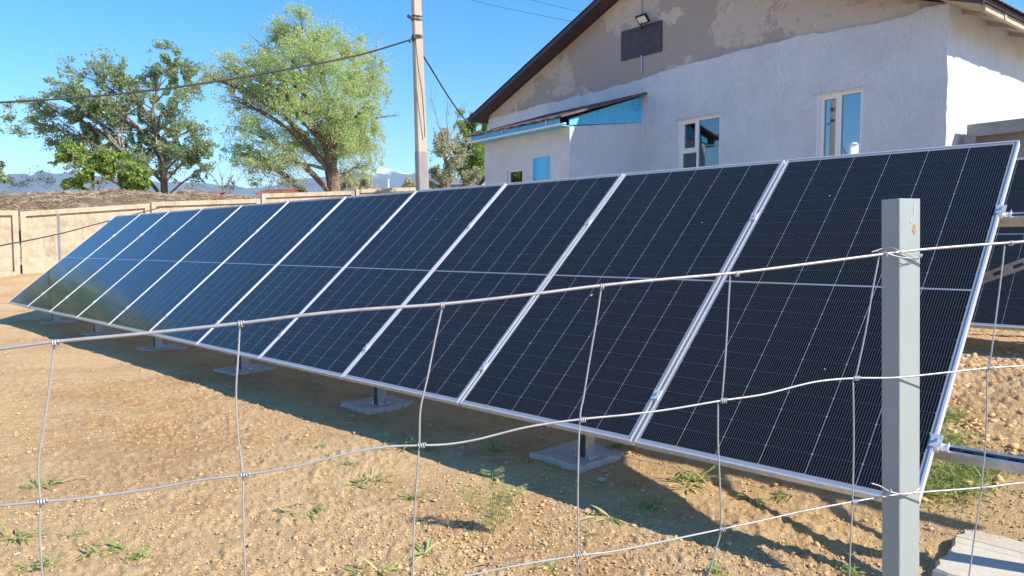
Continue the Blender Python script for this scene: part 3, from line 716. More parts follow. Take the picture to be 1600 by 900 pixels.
# blue fascia: side triangle and front strip
attach_b(MB().prism([bl(7.17, 2.50, 4.19), bl(7.17, .045, 4.50), bl(7.17, .045, 5.15), bl(7.17, 2.50, 4.34)], GD*.035), 'side_fascia', 'blue')
attach_b(MB().prism([bl(10.72, 2.50, 4.19), bl(10.72, .045, 4.50), bl(10.72, .045, 5.15), bl(10.72, 2.50, 4.34)], GD*.035), 'side_fascia', 'blue')
attach_b(MB().prism([bl(7.17, 2.80, 4.17), bl(7.17, 2.83, 4.17), bl(7.17, 2.83, 4.31), bl(7.17, 2.80, 4.31)], GD*3.65), 'front_fascia', 'blue')
attach_b(MB().prism([bl(7.19, 2.47, 4.16), bl(7.19, 2.79, 4.16), bl(7.19, 2.79, 4.18), bl(7.19, 2.47, 4.18)], GD*3.6), 'soffit', 'blue')
# shed roof sheets, uneven lower lip
vs = []; fs = []; nn = 80
for i in range(nn+1):
    s = 6.98 + (10.95-6.98)*i/nn; dz = .018*(i % 2) + .012*math.sin(i*.7)
    for w_, z in ((2.92, 4.33), (.04, 5.22)): vs.append(bl(s, w_, z+dz))
mbr = MB().add(vs, [(2*i, 2*i+1, 2*i+3, 2*i+2) for i in range(nn)]); vs2 = [v - V(0, 0, .03) for v in vs]
mbr.add(vs2, [(2*i, 2*i+1, 2*i+3, 2*i+2) for i in range(nn)]); mbr.add([vs[0], vs[1], vs2[1], vs2[0]], [(0, 1, 2, 3)]); mbr.add([p for i in range(nn+1) for p in (vs[2*i], vs2[2*i])], [(2*i, 2*i+1, 2*i+3, 2*i+2) for i in range(nn)])
attach_b(mbr, 'roof_sheet', 'roofmetal')
# white gutter with brackets
attach_b(MB().box((6.9, 2.84, 4.14), (10.9, 2.92, 4.17), AF), 'gutter', 'pvc')
for s in (7.6, 9.35): attach_b(MB().box((s, 2.84, 4.17), (s+.02, 2.87, 4.36), AF), 'gutter_bracket', 'pvc')
# blue hatch and small window
d = attach_b(MB().box((7.96, 2.40, 1.9), (8.55, 2.44, 3.52), AF), 'door', 'blue')
attach_b(MB().box((7.93, 2.38, 1.9), (7.96, 2.475, 3.55), AF).box((8.55, 2.38, 1.9), (8.58, 2.475, 3.55), AF).box((7.96, 2.38, 3.52), (8.55, 2.475, 3.55), AF), 'door_frame', 'blue', parent=d)
attach_b(MB().tube([bl(8.5, 2.45, 3.02), bl(8.5, 2.50, 3.02), bl(8.5, 2.50, 2.92)], .01, 6), 'handle', 'black', parent=d)
f = MB(); s0, s1, z0, z1 = SW
for p, q in (((s0, 2.34, z0), (s0+.05, 2.40, z1)), ((s1-.05, 2.34, z0), (s1, 2.40, z1)), ((s0+.05, 2.34, z1-.05), (s1-.05, 2.40, z1)), ((s0+.05, 2.34, z0), (s1-.05, 2.40, z0+.05))): f.box(p, q, AF)
w3 = attach_b(f, 'window', 'pvc'); attach_b(MB().box((s0+.05, 2.36, z0+.05), (s1-.05, 2.375, z1-.05), AF), 'pane', 'glass', parent=w3)
attach_b(MB().box((s0-.3, 1.3, z0-.3), (s1+.3, 1.32, z1+.3), AF), 'room', 'dark')
tag(MB().tube([bl(7.13, .12, 4.95), bl(7.13, .12, 4.86), bl(7.13, .2, 4.8), bl(7.13, .42, 4.8), bl(7.13, .42, 4.92), bl(7.13, .14, 4.95)], .015, 6).build('cable_bracket', M['blue']), 'small blue cable bracket at the top corner of the annex fascia', 'bracket')
# side porch, grey, parallel to the gable
por = thing('porch', bl(-1.5, -.5, 0), 'grey rendered entrance porch in shade at the right side of the building', 'porch')
pm = lambda a, b, nm: MB().box(a, b, AF).build(nm, M['porch_grey'], por)
pm((-4.2, -3.4, 3.30), (-.20, -.45, 3.52), 'canopy'); pm((-.34, -.9, -.2), (-.16, -.46, 3.30), 'pier'); pm((-4.2, -1.0, -.2), (-.34, -.72, 3.30), 'back_wall'); 
lamp = tag(MB().tube([bl(-1.32, -.40, 3.12), bl(-1.30, -.36, 3.22), bl(-1.40, -.36, 3.30), bl(-1.6, -.36, 3.32)], [.06, .08, .07, .05], 10).build('porch_lamp', M['pvc']), 'white oval lamp on the porch at the right edge of the picture', 'lamp')
# dark pole leaning against the annex
tag(MB().tube([V(*(at_depth(741, 300, 22.0))), V(*(at_depth(761, 273, 20.9)))], .055, 8).build('leaning_pole', M['cable']), 'thick black pole leaning on the left end of the annex', 'pole')
wp = at_depth(1334, 223, 8.2); wpb = V(wp.x, wp.y, 0)
t = thing('marker_post', wpb, 'small white topped post standing before the nearer window, behind the front row', 'post')
MB().box((-.045, -.03, 0), (.045, .03, wp.z-.02), lambda p: wpb+p).build('shaft', M['pvc'], t)
MB().tube([wpb+V(0, 0, wp.z-.02), wpb+V(0, 0, wp.z)], [.05, .035], 8).build('cap', M['pvc'], t)

# ------------------------------------------------------------------ utility pole and cables
PD = 13.5
pb = at_depth(661, 330, PD); pt = at_depth(645, -160, PD); pax = (pt-pb)
pb0 = pb - pax*(pb.z/pax.z)
up = thing('utility_pole', V(pb0.x, pb0.y, 0), 'slender pale concrete utility pole leaning slightly, grey at its foot', 'utility pole')
def ptaper(z0, z1, w0, w1, nm, m, off=0):
    q0 = pb0 + pax*(z0/pax.z); q1 = pb0 + pax*(z1/pax.z)
    a = R(25); ex = V(math.cos(a), math.sin(a), 0); ey = V(-math.sin(a), math.cos(a), 0)
    vs = []; c = .78
    for q, w_ in ((q0, w0), (q1, w1)):
        for x, y in ((-1, -c), (-c, -1), (c, -1), (1, -c), (1, c), (c, 1), (-c, 1), (-1, c)): vs.append(q + ex*x*w_/2 + ey*y*w_/2)
    MB().add(vs, [(i, (i+1) % 8, 8+(i+1) % 8, 8+i) for i in range(8)]+[tuple(range(8))[::-1], tuple(range(8, 16))]).build(nm, M[m], up)
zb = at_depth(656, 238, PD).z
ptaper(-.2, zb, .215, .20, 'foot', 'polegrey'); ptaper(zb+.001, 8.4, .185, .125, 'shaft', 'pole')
for v in (27, 32, 57, 60):
    p = at_depth(651, v, PD); ez = p.z; q = pb0+pax*(ez/pax.z)
    MB().tube([q+V(0, 0, -.012), q+V(0, 0, .012)], .105, 10).build('band', M['cable'], up)
hk = at_depth(643, 60, PD-.05)
MB().tube([at_depth(650, 61, PD-.12), hk, at_depth(640, 66, PD-.2)], .018, 6).build('hook', M['cable'], up)
MB().tube([at_depth(648, 30, PD-.1), at_depth(641, 27, PD-.12), at_depth(637, 24, PD-.12)], .03, 6).build('insulator', M['cable'], up)
def cable(pts, r, label, nm='overhead_cable'):
    return tag(MB().tube(spline(pts, 10), r, 6).build(nm, M['cable'], smooth=True), label, 'cable')
cable([at_depth(u, v, y) for u, v, y in ((642, 62, 13.4), (560, 86, 13.2), (450, 108, 12.8), (300, 133, 12.4), (150, 150, 12), (0, 160, 11.6), (-160, 166, 11))], .016, 'thick overhead cable running from the pole to the left across the trees')
cable([at_depth(u, v, y) for u, v, y in ((645, 63, 13.4), (668, 98, 14.8), (700, 150, 17), (725, 185, 18.6), (747, 209, 19.8))], .018, 'dark cable dropping from the pole to the annex roof')
cable([at_depth(u, v, y) for u, v, y in ((649, 60, 13.36), (654, 110, 13.35), (660, 150, 13.35), (664, 215, 13.4))], .008, 'thin cable hanging down the right side of the utility pole')
cable([at_depth(u, v, y) for u, v, y in ((-120, 404, 12), (0, 384, 14), (90, 366, 16.5), (163, 347, 18), (260, 322, 20))], .014, 'dark cable crossing low before the tan boundary wall')
cable([at_depth(u, v, y) for u, v, y in ((700, -10, 24), (760, 6, 23), (830, 21, 22), (892, 33, 21), (990, 50, 19.6))], .006, 'faint thin wire high in the sky, left of two')['label'] = 'faint thin wire in the sky, lower of two running to the roof edge'
cable([at_depth(u, v, y) for u, v, y in ((780, -12, 26), (850, 5, 25), (905, 18, 24), (1010, 40, 22))], .006, 'faint thin wire in the sky, upper of two running to the roof edge')

# ------------------------------------------------------------------ boundary wall of cast panels
bw = thing('boundary_wall', W0.copy(), 'tan cast concrete boundary wall of framed panels with raised pyramid relief', 'wall')
tops = [(-8, 2.15, 2.40), (-4, 2.40, 2.54), (0, 2.50, 2.91), (4, 2.96, 3.23), (8, 3.43, 3.72), (12, 3.78, 4.10), (16, 4.16, 4.46), (20, 4.5, 4.8), (24, 4.84, 5.1)]
def wf(s, d, z): return W0 + WU*s + WNn*d + V(0, 0, z)
for idx, (s, za, zb_) in enumerate(tops):
    HT = 2.3; L = 3.94; s += .03
    sl = (zb_-za)/L
    def F(p): return wf(s+p.x, p.y, za - HT + p.z + sl*p.x)
    fb = MB(); t = .16
    fb.box((0, -.10, 0), (t, .10, HT), F); fb.box((L-t, -.10, 0), (L, .10, HT), F); fb.box((t, -.098, HT-t), (L-t, .098, HT), F); fb.box((t, -.098, 0), (L-t, .098, .22), F)
    o = fb.build('wall_panel', M['wallpanel'], bw)
    rl = MB(); nx, nz_ = 8, 4; x0, x1, z0, z1 = t, L-t, .22, HT-t; dx = (x1-x0)/nx; dz = (z1-z0)/nz_
    for i in range(nx):
        for j in range(nz_):
            a, b, c, d = x0+i*dx, x0+(i+1)*dx, z0+j*dz, z0+(j+1)*dz
            rl.add([F(V(a, .0, c)), F(V(b, .0, c)), F(V(b, .0, d)), F(V(a, .0, d)), F(V((a+b)/2, -.032, (c+d)/2))], [(0, 1, 4), (1, 2, 4), (2, 3, 4), (3, 0, 4)])
    rl.build('pyramid_relief', M['wallpanel'], o)
    MB().box((x0, .001, z0), (x1, .05, z1), F).build('web', M['wallpanel'], o)
# steel stake by the wall and loose slab at its foot
sp = at_depth(93, 395, 23.0)
tag(MB().box((-.03, -.03, -.2), (.03, .03, 2.0), lambda p: V(sp.x, sp.y, .35)+p).build('steel_stake', M['galv']), 'thin grey steel stake standing upright in front of the tan wall', 'stake')
sb = wf(-1.6, -.55, 0)
MBs = MB().box((-2.4, -.28, .33), (1.45, .28, .50), lambda p: wf(-1.6+p.x, -.55+p.y, p.z)); tag(MBs.build('footing_beam', M['wallpanel']), 'long tan concrete footing beam at the foot of the left wall panel', 'beam')

# ------------------------------------------------------------------ heap of brush behind the wall
def heap():
    nx, ny = 260, 40; ss = np.linspace(-16, 11.5, nx); dd = np.linspace(.6, 11, ny)
    S, D = np.meshgrid(ss, dd); X = W0.x+WU.x*S+WNn.x*D; Y = W0.y+WU.y*S+WNn.y*D
    prof = np.interp(S, [-16, -8, -2, 3, 6.5, 9, 11.5], [3.0, 3.15, 3.3, 3.55, 3.6, 3.6, 3.3])
    sh = np.sin(np.clip((D-.6)/10.4, 0, 1)*math.pi)**.6
    base = 1.5
    Z = base + (prof-base)*sh + (vnoise(X*.6, Y*.6, 51)*.18+vnoise(X*2, Y*2, 52)*.10+vnoise(X*5, Y*5, 53)*.05)*sh
    v = np.stack([X.ravel(), Y.ravel(), Z.ravel()], 1)
    i = np.arange(ny-1)[:, None]*nx; j = np.arange(nx-1)[None]
    f = np.stack([i+j, i+j+1, i+nx+j+1, i+nx+j], -1).reshape(-1, 4)
    t = thing('brush_heap', V(float(W0.x+WNn.x*5), float(W0.y+WNn.y*5), 0), 'long brown heap of earth and dry brush behind the boundary wall', 'brush heap')
    np_obj('earth_mound', v, f, M['brush'], t, smooth=True)
    rng = np.random.default_rng(9); n = 16000
    s_ = rng.uniform(-15, 10.5, n); d_ = rng.uniform(1.2, 7, n)
    ii = np.clip(((s_+16)/27.5*(nx-1)).astype(int), 0, nx-1); jj = np.clip(((d_-.6)/10.4*(ny-1)).astype(int), 0, ny-1)
    P = np.stack([W0.x+WU.x*s_+WNn.x*d_, W0.y+WU.y*s_+WNn.y*d_, Z[jj, ii]+rng.uniform(-.02, .06, n)], 1)
    a = rng.uniform(0, 6.28, n); el = rng.normal(0, .25, n); ln = rng.uniform(.12, .5, n)
    dv = np.stack([np.cos(a)*np.cos(el), np.sin(a)*np.cos(el), np.sin(el)], 1)*ln[:, None]
    wv = np.array([0, 0, .012])
    v = np.stack([P-dv/2-wv, P+dv/2-wv, P+dv/2+wv, P-dv/2+wv], 1).reshape(-1, 3); f = np.arange(n*4).reshape(-1, 4)
    o = np_obj('dry_stems', v, f, M['straw'], t); o['kind'] = 'stuff'
heap()
# rusty roof sheet and debris behind the wall
def sheet(u0, u1, v0, v1, y, label):
    a = at_depth(u0, v0, y); b = at_depth(u1, v1, y+1.2); n = 24; vs = []
    for i in range(n+1):
        p = a.lerp(b, i/n); vs += [p+V(0, 0, .03*(i % 2)), p+V(-.5, 2.4, .30+.03*(i % 2)), p+V(0, 0, .03*(i % 2)-.12), p+V(-.5, 2.4, .18+.03*(i % 2))]
    f = []
    for i in range(n):
        k = 4*i; f += [(k, k+4, k+5, k+1), (k+2, k+3, k+7, k+6), (k, k+2, k+6, k+4), (k+1, k+5, k+7, k+3)]
    tag(MB().add(vs, f).build('roof_sheet', M['rusty_roof']), label, 'metal sheet')
sheet(400, 462, 301, 298, 36, 'rusty red corrugated sheet roof just above the boundary wall, below the willow')
sheet(300, 338, 304, 304, 33, 'dull red sheet lying on the right end of the brush heap')
tag(MB().tube([at_depth(228, 318, 27.5), at_depth(231, 312, 27.6), at_depth(234, 306, 27.6)], .03, 6).build('rebar_stub', M['twig']), 'short bent rod sticking up at the wall panel joint', 'rod')

# ------------------------------------------------------------------ trees
def leaves(P, size, rng, droop=0.0, aspect=1.7):
    n = len(P)
    a = rng.uniform(0, 2*math.pi, n); el = rng.uniform(-1.1, 1.1, n) - droop
    d = np.stack([np.cos(a)*np.cos(el), np.sin(a)*np.cos(el), np.sin(el)], 1)
    q = rng.normal(size=(n, 3)); w_ = np.cross(d, q); w_ /= np.linalg.norm(w_, axis=1)[:, None]+1e-9
    s = size*rng.uniform(.6, 1.3, n)[:, None]
    v = np.stack([P-d*s*aspect/2, P+w_*s*.5, P+d*s*aspect/2, P-w_*s*.5], 1)
    return v.reshape(-1, 3), np.arange(4*n).reshape(-1, 4)
def tree(name, label, cat, y, base, clumps, lm, bm, trunk_r, nleaf, leaf, limbs=True, droop=0, tips=5, fork=.45, spread=.9, group=None, bare=None, seed=1, trunkpath=None, sparse=.0, spray=1):
    """clumps: (u, v, ru, rv[, weight]) in photograph units at distance y; each becomes a limb end with twigs and leaves"""
    rng = np.random.default_rng(seed); rr = random.Random(seed)
    pxm = y/FPX; bp_ = at_depth(base[0], base[1], y); zb = float(ground_z(np.array(bp_.x), np.array(bp_.y)))
    root = V(bp_.x, y, zb)
    t = thing(name, root, label, cat, group)
    C3 = []
    for c in clumps:
        u, v, ru, rv = c[:4]; wgt = c[4] if len(c) > 4 else 1
        p = at_depth(u, v, y); p.y += rr.uniform(-1, 1)*ru*pxm*1.6
        C3.append((p, ru*pxm, rv*pxm, wgt))
    top = max(C3, key=lambda c: c[0].z)[0]
    tp = [root+V(0, 0, -.3)] + ([V(*at_depth(u, v, y)) for u, v in trunkpath] if trunkpath else [root.lerp(V(top.x*.5+root.x*.5, y, top.z), k) for k in (.25, .5, .75)]) 
    path = spline(tp, 6); m = len(path)
    tr = MB(); rads = [trunk_r*(1-.8*(i/(m-1)))*(1.25 if i < 2 else 1) for i in range(m)]
    tr.tube([p+V(rr.uniform(-1, 1), rr.uniform(-1, 1), 0)*rads[i]*.25 for i, p in enumerate(path)], rads, 9)
    pts = []; tw = MB()
    tot = sum(c[1]*c[2]*c[3] for c in C3)
    for (p, rx, rz, wgt) in C3:
        # start on the trunk lower than the clump
        cand = [i for i in range(2, m) if path[i].z < p.z-.15*abs(p.x-path[i].x)] or [2]
        i0 = min(cand, key=lambda i: (path[i]-p).length + abs((p.z-path[i].z)-.8*math.hypot(p.x-path[i].x, p.y-path[i].y)))
        a = path[i0]; r0 = min(rads[i0]*.55, .03+.018*(p-a).length)
        mid = a.lerp(p, .5) + V(rr.uniform(-.3, .3), rr.uniform(-.3, .3), .12*(p-a).length)
        limb = spline([a, mid, p], 5); tr.tube(limb, [r0*(1-.75*k/(len(limb)-1)) for k in range(len(limb))], 6, False)
        n_ = max(20, int(nleaf*rx*rz*wgt/tot*(.55 if spray else 1))); nt = max(3, int(tips*1.6)); 
        subs = []
        for k in range(nt):
            d = rng.normal(size=3); d /= np.linalg.norm(d); rad = rng.uniform(.45, 1.0)
            q = p + V(d[0]*rx*rad, d[1]*rx*rad*1.1, d[2]*rz*rad)
            b = limb[max(1, int(len(limb)*rr.uniform(.45, .98))-1)]
            mm = b.lerp(q, .5)+V(0, 0, .08*(q-b).length)
            tw.tube([b, mm, q], [r0*.28, r0*.18, .008], 4, False)
            subs.append((b, q))
        per = n_//nt
        for b, q in subs:
            ax = q-b; L = ax.length+.01
            tt = rng.uniform(.1, 1.15, per)**.8
            off = rng.normal(0, 1, (per, 3))*np.array([rx, rx, rz])*.20*spread
            Q = np.array(b)[None] + np.array(ax)[None]*tt[:, None] + off
            pts.append(Q)
        nsp = int(14*spray)
        for k in range(nsp):
            d = rng.normal(size=3); d /= np.linalg.norm(d); rad = rng.random()**.4*1.08
            cQ = np.array([p.x+d[0]*rx*rad, p.y+d[1]*rx*rad, p.z+d[2]*rz*rad])
            pts.append(cQ[None] + rng.normal(0, 1, (max(3, int(n_*.9/max(nsp, 1))), 3))*np.array([rx, rx, rz*.8])*rng.uniform(.10, .24))
    # second level gives clumpy density: small tufts
    P = np.concatenate(pts); 
    cell = leaf*4.5; nn = vnoise(P[:, 0]/cell+P[:, 1]*.37/cell, P[:, 2]/cell-P[:, 1]*.21/cell, seed+70)
    P = P[nn > -.25+sparse]
    tr.build('trunk', M[bm], t, smooth=True); 
    tw.build('twigs', M[bm], t)['kind'] = 'stuff'
    v, f = leaves(P, leaf, rng, droop)
    np_obj('crown', v, f, M[lm], t)
    if bare:
        bt = MB()
        for (u0, v0, u1, v1, r_) in bare:
            a = at_depth(u0, v0, y-.6); b = at_depth(u1, v1, y-.6); d = b-a; pp = [a]
            for k in range(1, 6): pp.append(a.lerp(b, k/5)+V(rr.uniform(-.06, .06), 0, rr.uniform(-.06, .06))*d.length*.5)
            bt.tube(pp, [r_*(1-.8*k/5) for k in range(6)], 5, False)
            for k in range(9):
                q = a.lerp(b, rr.uniform(.2, 1)); e_ = q + V(d.x*rr.uniform(.05, .35)+rr.uniform(-.5, .5)*d.length*.35, rr.uniform(-.2, .2), d.z*.15+rr.uniform(-.2, .6)*d.length*.35)
                bt.tube([q, q.lerp(e_, .5)+V(0, 0, .03), e_], [r_*.35, r_*.25, .006], 4, False)
        bt.build('bare_branch', M['bark_pale'], t)['kind'] = 'stuff'
    return t
tree('poplar_tree', 'large dark leaved poplar with bare pale branches in its middle, at the left', 'tree', 46, (256, 300),
 [(60, 190, 34, 26, .8), (95, 165, 36, 30), (62, 165, 25, 15, .6), (130, 200, 40, 36), (95, 225, 32, 26), (150, 150, 34, 28), (125, 118, 16, 22, .35), (145, 92, 10, 16, .25), (185, 118, 28, 30, .7), (180, 180, 26, 28, .5),
  (225, 110, 30, 28), (260, 90, 24, 24), (280, 125, 32, 28), (300, 112, 16, 18, .6), (240, 155, 30, 28), (290, 165, 26, 24, .8), (310, 200, 18, 14, .5), (215, 210, 36, 36), (270, 225, 34, 26), (305, 245, 26, 26), (318, 230, 18, 16), (240, 260, 30, 26, .6), (170, 245, 30, 22, .7), (310, 272, 12, 16, .5), (120, 250, 22, 20, .5), (165, 125, 26, 26, .5), (150, 175, 28, 26, .5), (205, 150, 24, 28, .6), (200, 200, 30, 30, .6), (255, 190, 30, 26, .7), (225, 250, 40, 24, .7)],
 'leaf_poplar', 'bark', .26, 80000, .095, seed=3, tips=6, trunkpath=[(256, 270), (250, 225), (238, 180), (250, 130)],
 bare=[(190, 235, 122, 150, .09), (190, 235, 165, 130, .08), (188, 232, 143, 175, .06), (192, 235, 190, 120, .07), (175, 222, 128, 190, .06), (165, 200, 120, 172, .04), (180, 210, 205, 140, .05), (256, 280, 240, 180, .10), (150, 120, 145, 80, .03)], sparse=-.05)
tree('willow_tree', 'tall light green willow with a thick brown forked trunk, left of the utility pole', 'tree', 40, (520, 302),
 [(460, 45, 34, 28), (425, 50, 22, 26, .8), (505, 55, 34, 28), (545, 70, 34, 28), (395, 90, 30, 28), (440, 95, 40, 36), (500, 110, 42, 38), (560, 120, 38, 34), (588, 115, 16, 44, .8), (575, 215, 24, 34), (520, 190, 34, 30), (430, 120, 30, 26), (350, 105, 28, 20, .8), (335, 125, 18, 14, .6), (385, 135, 34, 28), (430, 150, 40, 34), (480, 170, 42, 36), (545, 175, 42, 36), (585, 170, 16, 34, .7),
  (450, 205, 34, 30), (500, 225, 30, 28), (555, 225, 30, 32), (575, 255, 18, 22, .5), (400, 210, 36, 28, .8), (370, 235, 26, 24, .7), (410, 255, 34, 24, .8), (450, 250, 30, 22, .8), (540, 268, 26, 16, .4), (475, 22, 20, 12, .6), (372, 160, 20, 16, .5)],
 'leaf_willow', 'bark', .42, 190000, .052, droop=.6, seed=5, tips=9, spread=1.5, sparse=-.30, trunkpath=[(519, 270), (518, 235), (522, 190), (505, 130), (480, 80)],
 bare=[(585, 185, 625, 180, .05), (575, 150, 592, 60, .04), (600, 170, 612, 140, .025), (510, 265, 400, 245, .11), (480, 130, 432, 45, .06), (470, 110, 395, 60, .05)])
tree('leafy_bush', 'bright green bush below the poplar, above the brush heap', 'bush', 40, (150, 303),
 [(112, 250, 22, 24), (140, 258, 28, 24), (172, 262, 28, 22), (203, 272, 24, 20), (120, 277, 24, 18), (162, 242, 18, 16, .6), (225, 284, 16, 12)], 'leaf_bush', 'bark', .08, 26000, .12, seed=11, tips=6)
tree('edge_tree', 'dark green tree just entering the picture at the left edge', 'tree', 45, (-30, 300),
 [(-50, 230, 34, 36), (-14, 264, 13, 18), (-20, 285, 20, 14), (-80, 200, 36, 34), (-60, 270, 26, 22), (-2, 282, 10, 12, .5)], 'leaf_poplar', 'bark', .2, 11000, .17, seed=13, tips=6)
tree('pale_shrub', 'sparse pale blossoming shrub tree right behind the utility pole', 'shrub', 30, (700, 302),
 [(690, 215, 16, 22, .5), (705, 255, 24, 26), (690, 280, 22, 16), (720, 235, 16, 20, .8), (672, 265, 14, 16, .4), (738, 275, 16, 16), (668, 285, 12, 10, .5)],
 'leaf_pale', 'bark', .10, 16000, .06, seed=15, tips=6, trunkpath=[(698, 275), (697, 240), (700, 205)],
 bare=[(697, 230, 672, 150, .03), (699, 220, 700, 150, .025), (700, 225, 722, 165, .025), (697, 260, 676, 195, .03), (698, 250, 725, 190, .02)], sparse=.1)
tree('green_shrub', 'light green small tree between the pale shrub and the annex', 'tree', 33, (735, 302),
 [(728, 195, 18, 20), (745, 215, 20, 22), (725, 235, 20, 22), (748, 250, 18, 22), (735, 272, 24, 16), (755, 190, 10, 14, .5)], 'leaf_bush', 'bark', .09, 22000, .07, seed=17, tips=6, sparse=-.1)
tree('bare_shrub', 'grey leafless shrub between the poplar and the willow', 'shrub', 38, (350, 304),
 [(352, 285, 16, 12, .2)], 'leaf_poplar', 'bark', .04, 260, .07, seed=19, tips=8, bare=[(352, 303, 322, 262, .03), (352, 303, 340, 255, .03), (354, 303, 362, 262, .03), (356, 303, 380, 270, .025), (350, 303, 305, 285, .02)])
tree('dark_shrub', 'dense twiggy purple brown shrub left of the willow trunk', 'shrub', 37, (420, 303),
 [(400, 285, 18, 10, .3), (430, 280, 22, 12, .3), (460, 285, 20, 10, .3)], 'leaf_poplar', 'twig', .04, 700, .07, seed=21, tips=10,
 bare=[(400, 303, 375, 262, .02), (410, 303, 400, 250, .025), (420, 303, 430, 245, .025), (430, 303, 455, 250, .02), (440, 303, 470, 262, .02), (450, 303, 488, 270, .02), (425, 303, 385, 270, .02), (415, 303, 440, 262, .02)])
for i, (u, v, ru, rv, lb) in enumerate([(545, 287, 14, 12, 'hazy olive shrub at the right of the willow trunk'), (575, 289, 13, 9, 'low hazy shrub between willow and pole, under the snowy peaks'), (642, 288, 11, 8, 'low olive shrub touching the left side of the utility pole'), (600, 296, 12, 4, 'smallest distant shrub on the skyline of the boundary wall')]):
    tree('distant_shrub', lb, 'shrub', 75+i*6, (u, 303), [(u, v, ru, rv), (u-ru*.6, v+4, ru*.6, rv*.6), (u+ru*.6, v+3, ru*.6, rv*.6)], 'leaf_pale', 'bark', .08, 2400, .16, seed=30+i, tips=4)
for i, (u, v, ru, rv, lb) in enumerate([(30, 285, 20, 12, 'thin twiggy shrub before the snow at the far left'), (75, 280, 22, 16, 'thin twiggy shrub at the left foot of the poplar'), (290, 288, 22, 10, 'low twiggy shrub at the right foot of the poplar trunk')]):
    tree('twiggy_shrub', lb, 'shrub', 48, (u, 303), [(u, v, ru, rv), (u-10, v-4, 8, 8, .5), (u+12, v, 8, 7, .5)], 'leaf_poplar', 'twig', .04, 170, .08, seed=50+i, tips=9)
# distant mast
mp = at_depth(607, 296, 90)
tag(MB().tube([V(mp.x, mp.y, 0), V(mp.x, mp.y, at_depth(606, 280, 90).z)], .09, 8).build('distant_pole', M['pvc']), 'tiny pale pole far behind the boundary wall between willow and utility pole', 'pole')

# trees left of the frame, seen mirrored in the far panels
for i, (azd, dist, hgt, wid) in enumerate([(-47, 40, 13, 7), (-56, 42, 11, 7)]):
    a = R(azd); c = V(math.sin(a)*dist, math.cos(a)*dist, .8)
    t = thing('mirrored_tree', c, ['taller green tree outside the left edge, seen only mirrored in the far panels', 'lower green tree outside the left edge, mirrored in the farthest panels'][i], 'tree', 'trees mirrored in the far panels')
    rng = np.random.default_rng(80+i); n = 16000
    cl = rng.normal(size=(46, 3)); cl /= np.linalg.norm(cl, axis=1)[:, None]; cl *= (rng.random((46, 1))**.4)*np.array([wid*.45, wid*.45, hgt*.34])
    Q = cl[rng.integers(0, 46, n)] + rng.normal(0, .62, (n, 3)) + np.array([c.x, c.y, hgt*.60])
    v, f = leaves(Q, .26, rng); np_obj('crown', v, f, M['leaf_willow'], t)
    tr = MB(); tr.tube([V(c.x, c.y, 0), V(c.x+.1, c.y, hgt*.3), V(c.x, c.y, hgt*.7)], [.35, .25, .08], 8)
    for q in cl[:16]: tr.tube([V(c.x, c.y, hgt*.3), V(c.x+q[0], c.y+q[1], hgt*.6+q[2])], [.12, .03], 5)
    tr.build('trunk', M['bark'], t)

